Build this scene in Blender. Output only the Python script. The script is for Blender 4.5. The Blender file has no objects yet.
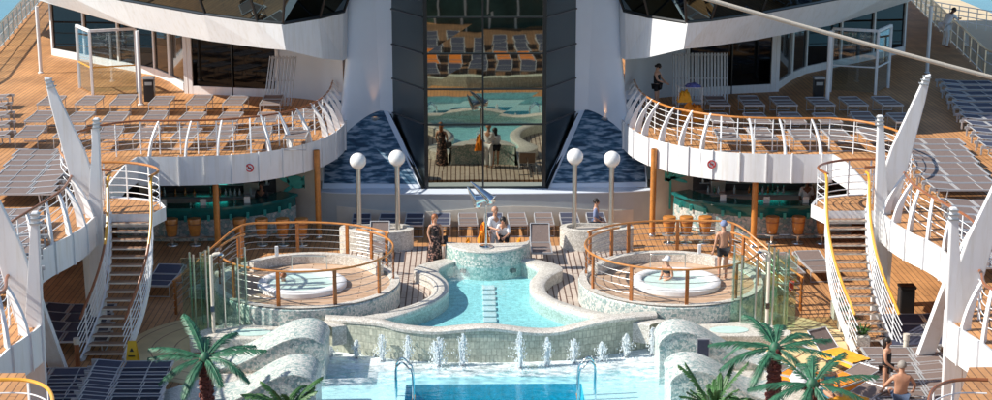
import bpy, bmesh, math, random
from mathutils import Vector, Matrix
from mathutils.geometry import tessellate_polygon
R=math.radians; PI=math.pi
random.seed(7)
SC=bpy.context.scene; COL=SC.collection
# ------------------------------------------------------------------ camera numbers
F=1660.; PH=R(13.6); YW=R(1.05); CAM=(-0.64,0,14.2)
def ray(px,py):
    u=(px-496)/F; v=(py-200)/F
    f=(math.sin(YW)*math.cos(PH),math.cos(YW)*math.cos(PH),-math.sin(PH))
    r=(math.cos(YW),-math.sin(YW),0)
    d=(-math.sin(YW)*math.sin(PH),-math.cos(YW)*math.sin(PH),-math.cos(PH))
    return tuple(f[i]+u*r[i]+v*d[i] for i in range(3))
def P(px,py,z):            # where a sight line meets height z
    r=ray(px,py); t=(z-CAM[2])/r[2]; return (CAM[0]+t*r[0], t*r[1])
def Q(px,py,Y):            # where a sight line meets distance Y
    r=ray(px,py); t=Y/r[1]; return (CAM[0]+t*r[0], CAM[2]+t*r[2])
# ------------------------------------------------------------------ materials
def mat(name):
    m=bpy.data.materials.new(name); m.use_nodes=True
    nt=m.node_tree; return m,nt,nt.nodes['Principled BSDF']
def N(nt,t,**k):
    n=nt.nodes.new(t)
    for a,b in k.items(): setattr(n,a,b)
    return n
def ramp(nt,fac,stops,interp='LINEAR'):
    r=N(nt,'ShaderNodeValToRGB'); cr=r.color_ramp; cr.interpolation=interp
    while len(cr.elements)<len(stops): cr.elements.new(0.5)
    for e,(p,c) in zip(cr.elements,stops): e.position=p; e.color=(*c,1)
    nt.links.new(fac,r.inputs[0]); return r.outputs[0]
def coords(nt,scale=(1,1,1),rot=(0,0,0)):
    tc=N(nt,'ShaderNodeTexCoord'); mp=N(nt,'ShaderNodeMapping')
    mp.inputs['Scale'].default_value=scale; mp.inputs['Rotation'].default_value=rot
    nt.links.new(tc.outputs['Object'],mp.inputs[0]); return mp.outputs[0]
def noise(nt,co,scale,detail=4,rough=.55):
    n=N(nt,'ShaderNodeTexNoise'); n.inputs['Scale'].default_value=scale
    n.inputs['Detail'].default_value=detail; n.inputs['Roughness'].default_value=rough
    nt.links.new(co,n.inputs['Vector']); return n.outputs['Fac']
def bump(nt,p,h,st,dist=.02):
    b=N(nt,'ShaderNodeBump'); b.inputs['Strength'].default_value=st; b.inputs['Distance'].default_value=dist
    nt.links.new(h,b.inputs['Height']); nt.links.new(b.outputs[0],p.inputs['Normal'])
def mul(c,k): return tuple(min(1,x*k) for x in c)
def plain(name,c,rough=.5,metal=0,var=.12,scale=3,bmp=0,bs=20,coat=0):
    m,nt,p=mat(name); co=coords(nt)
    n=noise(nt,co,scale,6,.62)
    nt.links.new(ramp(nt,n,[(.25,mul(c,1-var)),(.75,mul(c,1+var))]),p.inputs['Base Color'])
    p.inputs['Roughness'].default_value=rough; p.inputs['Metallic'].default_value=metal
    p.inputs['Coat Weight'].default_value=coat
    if bmp: bump(nt,p,noise(nt,co,bs,4),bmp)
    return m
def wood(name,c1,c2,rot=PI/2,row=.16,ln=2.4,rough=.62,gap=(.06,.035,.02),mort=.012):
    m,nt,p=mat(name); co=coords(nt,rot=(0,0,rot))
    b=N(nt,'ShaderNodeTexBrick'); b.offset=.37
    nt.links.new(co,b.inputs['Vector'])
    b.inputs['Color1'].default_value=(*c1,1); b.inputs['Color2'].default_value=(*c2,1); b.inputs['Mortar'].default_value=(*gap,1)
    b.inputs['Scale'].default_value=1; b.inputs['Mortar Size'].default_value=mort; b.inputs['Mortar Smooth'].default_value=.3
    b.inputs['Brick Width'].default_value=ln; b.inputs['Row Height'].default_value=row
    n=noise(nt,coords(nt),.55,8,.65)
    mx=N(nt,'ShaderNodeMixRGB',blend_type='MULTIPLY'); mx.inputs[0].default_value=1
    nt.links.new(b.outputs['Color'],mx.inputs[1]); nt.links.new(ramp(nt,n,[(.28,(.62,.60,.60)),(.5,(.95,.95,.95)),(.72,(1.18,1.17,1.18))]),mx.inputs[2])
    n2=noise(nt,coords(nt),7,5,.7)
    mx2=N(nt,'ShaderNodeMixRGB',blend_type='MULTIPLY'); mx2.inputs[0].default_value=1
    nt.links.new(mx.outputs[0],mx2.inputs[1]); nt.links.new(ramp(nt,n2,[(.3,(.85,.85,.85)),(.7,(1.1,1.1,1.1))]),mx2.inputs[2])
    nt.links.new(mx2.outputs[0],p.inputs['Base Color']); p.inputs['Roughness'].default_value=rough
    bump(nt,p,b.outputs['Fac'],.25,-.01)
    return m
def mosaic(name,stops,scale=13,rough=.35):
    m,nt,p=mat(name); co=coords(nt)
    v=N(nt,'ShaderNodeTexVoronoi'); v.inputs['Scale'].default_value=scale
    nt.links.new(co,v.inputs['Vector'])
    sp=N(nt,'ShaderNodeSeparateColor'); nt.links.new(v.outputs['Color'],sp.inputs[0])
    n=noise(nt,co,1.3,5)
    ad=N(nt,'ShaderNodeMath',operation='MULTIPLY_ADD'); ad.inputs[1].default_value=.9; 
    nt.links.new(n,ad.inputs[0]); ad.inputs[2].default_value=-.45
    a2=N(nt,'ShaderNodeMath',operation='ADD'); nt.links.new(ad.outputs[0],a2.inputs[0]); nt.links.new(sp.outputs[0],a2.inputs[1])
    c=ramp(nt,a2.outputs[0],stops)
    e=N(nt,'ShaderNodeTexVoronoi',feature='DISTANCE_TO_EDGE'); e.inputs['Scale'].default_value=scale
    nt.links.new(co,e.inputs['Vector'])
    g=ramp(nt,e.outputs['Distance'],[(0,(.55,.55,.55)),(.09,(1,1,1))])
    mx=N(nt,'ShaderNodeMixRGB',blend_type='MULTIPLY'); mx.inputs[0].default_value=1
    nt.links.new(c,mx.inputs[1]); nt.links.new(g,mx.inputs[2])
    nt.links.new(mx.outputs[0],p.inputs['Base Color']); p.inputs['Roughness'].default_value=rough
    bump(nt,p,e.outputs['Distance'],.3,.01)
    return m
def blocks(name,c1,c2,gap,row,ln,axis='xz'):
    m,nt,p=mat(name)
    tc=N(nt,'ShaderNodeTexCoord'); s=N(nt,'ShaderNodeSeparateXYZ'); cb=N(nt,'ShaderNodeCombineXYZ')
    nt.links.new(tc.outputs['Object'],s.inputs[0])
    nt.links.new(s.outputs[0],cb.inputs[0]); nt.links.new(s.outputs[2 if axis=='xz' else 1],cb.inputs[1])
    b=N(nt,'ShaderNodeTexBrick'); b.offset=.43; b.squash=.8; b.squash_frequency=3; nt.links.new(cb.outputs[0],b.inputs['Vector'])
    b.inputs['Color1'].default_value=(*c1,1); b.inputs['Color2'].default_value=(*c2,1); b.inputs['Mortar'].default_value=(*gap,1)
    b.inputs['Scale'].default_value=1; b.inputs['Mortar Size'].default_value=.012; b.inputs['Brick Width'].default_value=ln; b.inputs['Row Height'].default_value=row
    n=noise(nt,coords(nt),9,8,.75)
    mx=N(nt,'ShaderNodeMixRGB',blend_type='MULTIPLY'); mx.inputs[0].default_value=1
    nt.links.new(b.outputs['Color'],mx.inputs[1]); nt.links.new(ramp(nt,n,[(.3,(.6,.62,.58)),(.7,(1.3,1.3,1.25))]),mx.inputs[2])
    nt.links.new(mx.outputs[0],p.inputs['Base Color']); p.inputs['Roughness'].default_value=.6
    bump(nt,p,n,.6,.02)
    return m
def clear(name,tint,spec=.08,foam=None,bmp=0,bs=3,rough=.02,gloss=(.9,.95,1)):
    m,nt,p=mat(name); nt.nodes.remove(p)
    out=[n for n in nt.nodes if n.type=='OUTPUT_MATERIAL'][0]
    t=N(nt,'ShaderNodeBsdfTransparent'); t.inputs[0].default_value=(*tint,1)
    g=N(nt,'ShaderNodeBsdfGlossy'); g.inputs['Roughness'].default_value=rough; g.inputs[0].default_value=(*gloss,1)
    lw=N(nt,'ShaderNodeLayerWeight'); lw.inputs[0].default_value=.5
    pw=N(nt,'ShaderNodeMath',operation='POWER'); pw.inputs[1].default_value=4.5; nt.links.new(lw.outputs['Facing'],pw.inputs[0])
    ad=N(nt,'ShaderNodeMath',operation='ADD',use_clamp=True); ad.inputs[1].default_value=spec; nt.links.new(pw.outputs[0],ad.inputs[0])
    mx=N(nt,'ShaderNodeMixShader'); nt.links.new(ad.outputs[0],mx.inputs[0]); nt.links.new(t.outputs[0],mx.inputs[1]); nt.links.new(g.outputs[0],mx.inputs[2])
    last=mx.outputs[0]
    if bmp:
        b=N(nt,'ShaderNodeBump'); b.inputs['Strength'].default_value=bmp; b.inputs['Distance'].default_value=.05
        nt.links.new(noise(nt,coords(nt,(1,1.6,1)),bs,3),b.inputs['Height'])
        nt.links.new(b.outputs[0],g.inputs['Normal']); nt.links.new(b.outputs[0],lw.inputs['Normal'])
    if foam:
        lo,hi,sc=foam
        d=N(nt,'ShaderNodeBsdfDiffuse'); d.inputs[0].default_value=(.86,.93,.95,1)
        co=coords(nt,(1,1.8,1)); n=noise(nt,co,sc,9,.72)
        tc=N(nt,'ShaderNodeTexCoord'); s=N(nt,'ShaderNodeSeparateXYZ'); nt.links.new(tc.outputs['Object'],s.inputs[0])
        mr=N(nt,'ShaderNodeMapRange'); mr.inputs['From Min'].default_value=38.9; mr.inputs['From Max'].default_value=41.4
        mr.inputs['To Min'].default_value=-.14; mr.inputs['To Max'].default_value=.15
        nt.links.new(s.outputs[1],mr.inputs[0])
        a=N(nt,'ShaderNodeMath',operation='ADD'); nt.links.new(n,a.inputs[0]); nt.links.new(mr.outputs[0],a.inputs[1])
        m2=N(nt,'ShaderNodeMixShader'); nt.links.new(ramp(nt,a.outputs[0],[(lo,(0,0,0)),(hi,(.88,.88,.88))]),m2.inputs[0])
        nt.links.new(last,m2.inputs[1]); nt.links.new(d.outputs[0],m2.inputs[2]); last=m2.outputs[0]
    nt.links.new(last,out.inputs[0]); return m
def waves(name):
    m,nt,p=mat(name); co=coords(nt,(.9,3.0,3.0))
    n=noise(nt,co,2.6,3,.5)
    nt.links.new(ramp(nt,n,[(.38,(.02,.05,.09)),(.46,(.035,.095,.16)),(.53,(.12,.20,.28)),(.62,(.30,.38,.46))]),p.inputs['Base Color'])
    p.inputs['Roughness'].default_value=.3; return m
def weathered(name,c,rough=.4,streak=.10):
    m,nt,p=mat(name)
    a=noise(nt,coords(nt,(5,5,.45)),1.6,6,.65); b=noise(nt,coords(nt),.7,5,.6)
    mx=N(nt,'ShaderNodeMixRGB',blend_type='MULTIPLY'); mx.inputs[0].default_value=1
    nt.links.new(ramp(nt,a,[(.30,(c[0]*(1-streak),c[1]*(1-streak*1.25),c[2]*(1-streak*1.7))),(.52,c)]),mx.inputs[1])
    nt.links.new(ramp(nt,b,[(.3,(.93,.93,.94)),(.7,(1.03,1.03,1.03))]),mx.inputs[2])
    nt.links.new(mx.outputs[0],p.inputs['Base Color']); p.inputs['Roughness'].default_value=rough
    bump(nt,p,noise(nt,coords(nt),1.1,2),.12,.03); return m
M={}
M['white']=weathered('white_paint',(.80,.80,.80),.38)
M['wall']=plain('white_steel',(.76,.77,.78),.45,var=.05,scale=.8)
M['rail']=plain('rail_white',(.78,.79,.80),.4,var=.04)
M['soffit']=plain('soffit_tan',(.62,.52,.42),.6,var=.08)
M['deck']=wood('deck_teak',(.59,.295,.118),(.49,.235,.092),gap=(.16,.08,.04))
M['plaza']=wood('pale_planks',(.56,.47,.40),(.50,.41,.34),rot=PI/2,row=.17,gap=(.12,.06,.04),mort=.022)
M['jacdeck']=wood('round_deck',(.64,.46,.32),(.50,.32,.20),rot=0,row=.14,gap=(.14,.07,.04))
M['stairtread']=plain('stair_tread',(.36,.21,.13),.5,var=.3,scale=5)
M['disc']=plain('sand_floor',(.70,.53,.28),.7,var=.16,scale=1.4)
M['teak']=plain('varnished_teak',(.52,.205,.045),.3,var=.3,scale=6,coat=.4)
M['teakpost']=plain('teak_post',(.34,.11,.022),.35,var=.35,scale=7,coat=.3)
M['barsteel']=plain('thin_steel',(.40,.39,.38),.35,.8,.1)
M['teakdark']=plain('teak_brown',(.27,.09,.03),.35,var=.3,scale=5,coat=.3)
M['yellow']=plain('yellow_handrail',(.80,.38,.03),.32,var=.12,scale=5,coat=.4)
M['steel']=plain('brushed_steel',(.62,.60,.57),.28,1,.1,9)
M['chrome']=plain('chrome',(.66,.70,.73),.08,1,.03)
M['greysteel']=plain('grey_metal',(.45,.48,.50),.35,.6,.08)
M['globe']=plain('opal_globe',(.82,.80,.77),.25,var=.05,scale=12,bmp=.4,bs=18)
M['mos']=mosaic('mosaic_white_teal',[(.05,(.26,.38,.37)),(.3,(.45,.54,.51)),(.5,(.62,.65,.61)),(.8,(.72,.71,.66))],18)
M['mosf']=mosaic('mosaic_green',[(.05,(.20,.36,.33)),(.35,(.36,.49,.45)),(.6,(.52,.60,.55)),(.9,(.68,.69,.64))],19)
M['moscap']=mosaic('mosaic_cream',[(.05,(.54,.50,.43)),(.4,(.66,.62,.55)),(.8,(.76,.72,.65))],22)
M['cascade']=blocks('cascade_stone',(.58,.58,.49),(.43,.45,.38),(.37,.38,.32),.19,.13)
M['barpanel']=mosaic('bar_mosaic',[(.1,(.22,.36,.36)),(.5,(.46,.50,.47)),(.8,(.60,.58,.53))],9)
M['panel']=plain('beige_wall',(.66,.60,.50),.6,var=.1,scale=2)
M['concwall']=plain('grey_wall',(.46,.48,.47),.5,var=.12,scale=.7)
M['teal']=plain('teal_counter',(.01,.13,.125),.12,var=.3,scale=2)
M['tealpaint']=plain('teal_paint',(.05,.42,.36),.4,var=.25,scale=8)
M['dark']=plain('black_frame',(.012,.014,.016),.3,var=.2)
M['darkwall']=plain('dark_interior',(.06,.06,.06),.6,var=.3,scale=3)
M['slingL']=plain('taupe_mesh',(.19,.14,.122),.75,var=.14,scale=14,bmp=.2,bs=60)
M['slingD']=plain('shade_navy_mesh',(.045,.05,.085),.7,var=.2,scale=14)  # dark copy of the lounger mesh, shade put into its colour; also panel screen
M['frame']=plain('alu_frame',(.50,.50,.51),.4,.3,.06)
M['floorU']=blocks('pool_tile_light',(.46,.76,.80),(.43,.73,.78),(.40,.66,.70),.3,.3,'xy')
M['floorS']=plain('pool_floor_pale',(.56,.83,.87),.5,var=.06,scale=1)
M['floorD']=blocks('pool_tile_blue',(.03,.56,.74),(.02,.50,.68),(.06,.52,.66),.4,.4,'xy')
M['waterU']=clear('water_clear',(.80,.975,.99),.02,None,.25,2.2)
M['waterS']=clear('water_foaming',(.92,.985,.99),.03,(.42,.70,3.2),.4,3)
M['waterD']=clear('water_deep',(.84,.965,.985),.02,None,.35,2.6)
M['tubw']=plain('tub_water',(.56,.74,.68),.12,var=.12,scale=5,bmp=.5,bs=12)
def spray(name):
    m,nt,p=mat(name); out=[n for n in nt.nodes if n.type=='OUTPUT_MATERIAL'][0]
    p.inputs['Base Color'].default_value=(.90,.94,.96,1); p.inputs['Roughness'].default_value=.25
    t=N(nt,'ShaderNodeBsdfTransparent'); tl=N(nt,'ShaderNodeBsdfTranslucent'); tl.inputs[0].default_value=(.9,.95,.97,1)
    m1=N(nt,'ShaderNodeMixShader'); m1.inputs[0].default_value=.45; nt.links.new(p.outputs[0],m1.inputs[1]); nt.links.new(tl.outputs[0],m1.inputs[2])
    n=noise(nt,coords(nt,(1,1,.45)),16,5,.7)
    m2=N(nt,'ShaderNodeMixShader'); nt.links.new(ramp(nt,n,[(.45,(.95,.95,.95)),(.75,(.6,.6,.6))]),m2.inputs[0])
    nt.links.new(t.outputs[0],m2.inputs[1]); nt.links.new(m1.outputs[0],m2.inputs[2]); nt.links.new(m2.outputs[0],out.inputs[0]); return m
M['foam']=spray('spray')
M['glass']=clear('green_glass',(.84,.94,.89),.07,gloss=(.75,.95,.88))
M['pane']=clear('clear_pane',(.82,.88,.88),.08)
M['tower']=plain('tower_shaded_white',(.68,.74,.82),.42,var=.04,scale=.6)  # white paint with the blue of shade mixed into its colour
M['waves']=waves('wave_mosaic')
M['sea']=plain('sea',(.03,.22,.30),.15,var=.3,scale=.05,bmp=.5,bs=.6)
M['quay']=plain('quay_tan',(.62,.50,.33),.8,var=.1,scale=.4)
M['hull']=plain('hull_white',(.7,.72,.73),.5,var=.05)
M['frond']=plain('palm_green',(.028,.125,.065),.55,var=.65,scale=6)
M['frond2']=plain('fern_green',(.05,.14,.035),.5,var=.5,scale=5)
M['trunk']=plain('palm_trunk',(.16,.045,.035),.75,var=.45,scale=9,bmp=.8,bs=25)
M['pot']=plain('pot_grey',(.42,.38,.34),.7,var=.1)
M['orange']=plain('orange_towel',(.85,.24,.01),.85,var=.2,scale=7,bmp=.4,bs=14)
M['orange2']=plain('amber_towel',(.85,.36,.02),.85,var=.2,scale=7,bmp=.4,bs=14)
M['towelw']=plain('white_towel',(.80,.80,.84),.85,var=.08,scale=9,bmp=.5,bs=14)
M['towelb']=plain('blue_towel',(.10,.12,.36),.85,var=.5,scale=14)
M['black']=plain('black_plastic',(.018,.018,.02),.4,var=.2)
M['red']=plain('red_mark',(.65,.03,.03),.4)
M['rope']=plain('rope_cream',(.62,.54,.44),.8,var=.12,scale=40,bmp=.5,bs=60)
M['signy']=plain('sign_yellow',(.80,.48,.02),.4,var=.06)
def skinmat(n,c): return plain(n,c,.5,var=.08,scale=8)
M['skin']=skinmat('skin_tan',(.52,.27,.17)); M['skind']=skinmat('skin_brown',(.22,.10,.06)); M['skinp']=skinmat('skin_pale',(.60,.36,.26))
M['hairb']=plain('hair_black',(.015,.011,.01),.5); M['hairr']=plain('hair_auburn',(.32,.11,.04),.5,var=.3,scale=12); M['hairg']=plain('hair_grey',(.28,.25,.22),.6)
M['cloth_white']=plain('cloth_white',(.78,.78,.80),.85,var=.05); M['cloth_black']=plain('cloth_black',(.018,.018,.022),.8)
M['cloth_blue']=plain('cloth_blue_grey',(.20,.24,.38),.85,var=.15,scale=9)
M['cloth_pattern']=mosaic('dress_pattern',[(.2,(.015,.012,.012)),(.62,(.05,.03,.03)),(.8,(.40,.22,.17))],22,.85)
M['cloth_bikini']=plain('bikini_blue',(.05,.30,.42),.7); M['cloth_denim']=plain('denim',(.06,.09,.16),.85,var=.2)
def mirror(name,c,rough=.01,bmp=.02):
    m,nt,p=mat(name); p.inputs['Base Color'].default_value=(*c,1); p.inputs['Metallic'].default_value=1
    p.inputs['Roughness'].default_value=rough
    if bmp: bump(nt,p,noise(nt,coords(nt),.55,2),bmp,.05)
    return m
M['mirror']=mirror('reflective_glass',(.36,.36,.29),.018,.035)
M['wallglass']=mirror('wall_glass',(.030,.034,.038),.04,.03)
M['glassgreen']=plain('pavilion_glass',(.05,.11,.10),.15,var=.5,scale=.8)
M['aftdeck']=wood('aft_deck_brown',(.24,.13,.07),(.18,.10,.055))
M['orangesling']=plain('orange_sling',(.62,.17,.01),.8,var=.2,scale=7)
M['darkglass']=mirror('tinted_glass',(.085,.115,.125),.03,.03)
M['sideglass']=mirror('smoked_glass',(.095,.12,.125),.30,.03)
def glow(name,c,s):
    m,nt,p=mat(name); p.inputs['Base Color'].default_value=(*c,1)
    p.inputs['Emission Color'].default_value=(*c,1); p.inputs['Emission Strength'].default_value=s; return m
M['neon']=glow('neon_teal',(.02,.75,.65),2.2); M['lampglow']=glow('lamp_warm',(1,.55,.25),1.2)
M['bottle1']=plain('bottle_green',(.02,.16,.09),.1); M['bottle2']=plain('bottle_amber',(.35,.13,.02),.1); M['bottle3']=plain('bottle_pale',(.4,.5,.5),.1)
# ------------------------------------------------------------------ mesh building
class MB:
    def __init__(s): s.v=[]; s.f=[]
    def add(s,v,f):
        o=len(s.v); s.v+= [tuple(p) for p in v]; s.f+=[tuple(i+o for i in q) for q in f]; return s
    def box(s,c,d,rz=0,rx=0,ry=0):
        m=Matrix.Translation(c)@Matrix.Rotation(rz,4,'Z')@Matrix.Rotation(ry,4,'Y')@Matrix.Rotation(rx,4,'X')
        v=[m@Vector((x*d[0]/2,y*d[1]/2,z*d[2]/2)) for x in(-1,1) for y in(-1,1) for z in(-1,1)]
        return s.add(v,[(0,1,3,2),(4,6,7,5),(0,4,5,1),(2,3,7,6),(0,2,6,4),(1,5,7,3)])
    def tube(s,pts,r,n=8,closed=False,rr=None):
        pts=[Vector(p) for p in pts]; k=len(pts); v=[]; up=None
        for i,p in enumerate(pts):
            a=pts[(i-1)%k] if (closed or i>0) else p; b=pts[(i+1)%k] if (closed or i<k-1) else p
            t=(b-a).normalized()
            if up is None: up=Vector((0,0,1)) if abs(t.z)<.9 else Vector((1,0,0))
            sx=t.cross(up).normalized(); up=sx.cross(t).normalized()
            q=rr[i] if rr else r
            for j in range(n):
                an=2*PI*j/n; v.append(p+sx*math.cos(an)*q+up*math.sin(an)*q)
        f=[]
        for i in range(k if closed else k-1):
            for j in range(n):
                f.append((i*n+j,i*n+(j+1)%n,((i+1)%k)*n+(j+1)%n,((i+1)%k)*n+j))
        if not closed: f+= [tuple(range(n))[::-1],tuple((k-1)*n+j for j in range(n))]
        return s.add(v,f)
    def lathe(s,prof,c=(0,0,0),n=24,ex=1,ey=1,cap=False):
        v=[];f=[];k=len(prof)
        for r,z in prof:
            for j in range(n):
                a=2*PI*j/n; v.append((c[0]+r*ex*math.cos(a),c[1]+r*ey*math.sin(a),c[2]+z))
        for i in range(k-1):
            for j in range(n): f.append((i*n+j,i*n+(j+1)%n,(i+1)*n+(j+1)%n,(i+1)*n+j))
        if cap and prof[0][0]>1e-6: f.append(tuple(range(n))[::-1])
        if cap and prof[-1][0]>1e-6: f.append(tuple((k-1)*n+j for j in range(n)))
        return s.add(v,f)
    def prism(s,poly,z0,z1):          # poly in XY
        n=len(poly); v=[(x,y,z0) for x,y in poly]+[(x,y,z1) for x,y in poly]
        t=tessellate_polygon([[Vector((x,y,0)) for x,y in poly]])
        f=[tuple(q) for q in t]+[tuple(i+n for i in q)[::-1] for q in t]
        f+=[(i,(i+1)%n,(i+1)%n+n,i+n) for i in range(n)]
        return s.add(v,f)
    def sheet(s,poly,z):
        t=tessellate_polygon([[Vector((x,y,0)) for x,y in poly]])
        return s.add([(x,y,z) for x,y in poly],[tuple(q) for q in t])
    def ext(s,poly,y0,y1):            # poly in XZ
        n=len(poly); v=[(x,y0,z) for x,z in poly]+[(x,y1,z) for x,z in poly]
        t=tessellate_polygon([[Vector((x,z,0)) for x,z in poly]])
        f=[tuple(q) for q in t]+[tuple(i+n for i in q)[::-1] for q in t]
        f+=[(i,(i+1)%n,(i+1)%n+n,i+n) for i in range(n)]
        return s.add(v,f)
    def loft(s,a,b,cap=False,closed=False):
        n=len(a); v=list(a)+list(b); m=n if closed else n-1
        return s.add(v,[(i,(i+1)%n,(i+1)%n+n,i+n) for i in range(m)])
    def slab(s,rows):                 # grid of rows of points
        n=len(rows[0]); v=[p for r in rows for p in r]
        return s.add(v,[(i*n+j,i*n+j+1,(i+1)*n+j+1,(i+1)*n+j) for i in range(len(rows)-1) for j in range(n-1)])
    def wall(s,pts,z0,z1,t):          # upright wall of thickness t along a plan line
        ou=offset(pts,t); return s.prism(list(pts)+ou[::-1],z0,z1)
    def build(s,name,m,parent=None,smooth=False,local=False,bevel=0,label=None,solid=0):
        me=bpy.data.meshes.new(name); off=Vector((0,0,0))
        if parent is not None and not local: off=Vector(OFF.get(parent.name,(0,0,0)))
        me.from_pydata([tuple(Vector(p)-off) for p in s.v],[],s.f)
        bm=bmesh.new(); bm.from_mesh(me); bmesh.ops.recalc_face_normals(bm,faces=bm.faces)
        zs=[v.co.z for v in bm.verts]
        if zs and max(zs)-min(zs)<1e-4:
            for fc in bm.faces:
                if fc.normal.z<0: fc.normal_flip()
        bm.to_mesh(me); bm.free()
        o=bpy.data.objects.new(name,me); COL.objects.link(o); me.materials.append(M[m] if isinstance(m,str) else m)
        if smooth: me.polygons.foreach_set('use_smooth',[True]*len(me.polygons)); 
        if smooth=='auto' or smooth: me.set_sharp_from_angle(angle=R(42))
        if parent is not None: o.parent=parent
        OFF[o.name]=tuple(off)
        if solid:
            q=o.modifiers.new('t','SOLIDIFY'); q.thickness=solid; q.offset=0
        if bevel:
            q=o.modifiers.new('b','BEVEL'); q.width=bevel; q.segments=2; q.limit_method='ANGLE'
        if label: o['label']=label
        return o
OFF={}
def offset(pts,t):
    out=[]
    for i,p in enumerate(pts):
        a=Vector(pts[max(0,i-1)][:2]); b=Vector(pts[min(len(pts)-1,i+1)][:2]); d=(b-a).normalized()
        out.append((p[0]-d.y*t,p[1]+d.x*t))
    return out
def tag(o,label=None,cat=None,group=None,kind=None):
    if label: o['label']=label
    if cat: o['category']=cat
    if group: o['group']=group
    if kind: o['kind']=kind
    return o
def thing(name,label,cat,loc=(0,0,0),rz=0,group=None):
    o=bpy.data.objects.new(name,None); COL.objects.link(o); o.location=loc; o.rotation_euler=(0,0,rz)
    o.empty_display_size=.1; OFF[o.name]=tuple(loc) if rz==0 else (0,0,0)
    return tag(o,label,cat,group)
def struct(name,mb,m,**k):
    o=mb.build(name,m,**k); o['kind']='structure'; return o
def kids(o): return list(o.children)
def copy_tree(o,parent=None):
    c=o.copy(); COL.objects.link(c)
    if parent is not None: c.parent=parent
    for ch in kids(o): copy_tree(ch,c)
    return c
def place(src,first,loc,rz,label,group=None):
    c=src if first else copy_tree(src)
    c.location=loc; c.rotation_euler=(0,0,rz); c['label']=label
    if group: c['group']=group
    return c
def arc(cx,cy,r,a0,a1,n): return [(cx+r*math.cos(R(a0+(a1-a0)*i/(n-1))),cy+r*math.sin(R(a0+(a1-a0)*i/(n-1)))) for i in range(n)]
def smooth_line(pts,k=6,closed=False):
    out=[]; n=len(pts); seg=n if closed else n-1
    g=lambda i: Vector(pts[i%n]) if closed else Vector(pts[max(0,min(n-1,i))])
    for i in range(seg):
        a,b,c,d=g(i-1),g(i),g(i+1),g(i+2)
        for j in range(k):
            t=j/k; out.append(tuple(.5*((2*b)+(c-a)*t+(2*a-5*b+4*c-d)*t*t+(3*b-a-3*c+d)*t**3)))
    if not closed: out.append(tuple(pts[-1]))
    return out
def mir(pts): return [(-p[0],)+tuple(p[1:]) for p in pts]
SIDE={-1:'left',1:'right'}
ORD=['first','second','third','fourth','fifth','sixth','seventh','eighth','ninth','tenth','eleventh','twelfth','thirteenth','fourteenth','fifteenth']
# ================================================================== GROUND, SEA, DECKS
SY={-1:'port side',1:'starboard side'}
struct('sea',MB().sheet([(-1500,-600),(1500,-600),(1500,2500),(-1500,2500)],-22),'sea')
struct('quay',MB().sheet([(24.5,20),(80,20),(80,400),(30,400),(24.5,60)],-19),'quay')
hullpl=[(-20.5,-60),(20.5,-60),(20.5,66),(21.9,76),(24.8,96),(24.8,120),(-24.8,120),(-24.8,96),(-21.9,76),(-20.5,66)]
struct('hull',MB().loft([(x,y,-22) for x,y in hullpl],[(x,y,-.3) for x,y in hullpl],closed=True),'hull')
def holed(outer,holes,z):
    loops=[[Vector((x,y,0)) for x,y in outer]]+[[Vector((x,y,0)) for x,y in h] for h in holes]
    t=tessellate_polygon(loops); allp=[p for l in loops for p in l]
    return MB().add([(p.x,p.y,z) for p in allp],[tuple(q) for q in t])
POOLX=4.75
deckpl=[(-20.5,-20),(20.5,-20),(20.5,66),(-20.5,66)]
struct('main_deck',holed(deckpl,[[(-POOLX,34.5),(POOLX,34.5),(POOLX,42.5),(-POOLX,42.5)]],0),'deck')
# sandy round floors beside the whirlpools
for s in(-1,1):
    struct('sandy_deck_circle',MB().prism([(s*max(4.8,abs(x)),y) for x,y in arc(s*6.7,42.2,3.05,0,360,60)[:-1]],.004,.012),'disc')
    for r in (1.1,1.7,2.3,2.8):
        lim=180 if r<1.9 else 180-math.degrees(math.acos(1.86/r))
        c0=0 if s>0 else 180
        a=arc(s*6.7,42.2,r,c0-lim,c0+lim,60); b=arc(s*6.7,42.2,r+.035,c0-lim,c0+lim,60)
        struct('deck_inlay',MB().loft([(x,y,.017) for x,y in a],[(x,y,.017) for x,y in b]),'teakdark')
# ------------------------------------------------------------------ splash pool and deep pool
DX0,DX1,DY0,DY1=-2.2,2.28,36.0,P(490,384,-.34)[1]
struct('splash_pool_floor',holed([(-POOLX,34.5),(POOLX,34.5),(POOLX,42.5),(-POOLX,42.5)],[[(DX0,DY0),(DX1,DY0),(DX1,DY1),(DX0,DY1)]],-.34),'floorS')
struct('deep_pool_floor',MB().sheet([(DX0,DY0),(DX1,DY0),(DX1,DY1),(DX0,DY1)],-1.2).loft([(DX0,DY0,-1.2),(DX1,DY0,-1.2),(DX1,DY1,-1.2),(DX0,DY1,-1.2)],[(DX0,DY0,-.34),(DX1,DY0,-.34),(DX1,DY1,-.34),(DX0,DY1,-.34)],closed=True),'floorD')
struct('pool_wall',MB().loft([(-POOLX,34.5,-.34),(POOLX,34.5,-.34),(POOLX,42.5,-.34),(-POOLX,42.5,-.34)],[(-POOLX,34.5,0),(POOLX,34.5,0),(POOLX,42.5,0),(-POOLX,42.5,0)],closed=True),'floorU')
wv=MB(); nx,ny=60,52
struct('splash_water',holed([(-POOLX+.01,34.51),(POOLX-.01,34.51),(POOLX-.01,42.49),(-POOLX+.01,42.49)],[[(DX0,DY0),(DX1,DY0),(DX1,DY1),(DX0,DY1)]],-.15),'waterS')
struct('deep_pool_water',MB().sheet([(DX0,DY0),(DX1,DY0),(DX1,DY1),(DX0,DY1)],-.15),'waterD')
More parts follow.
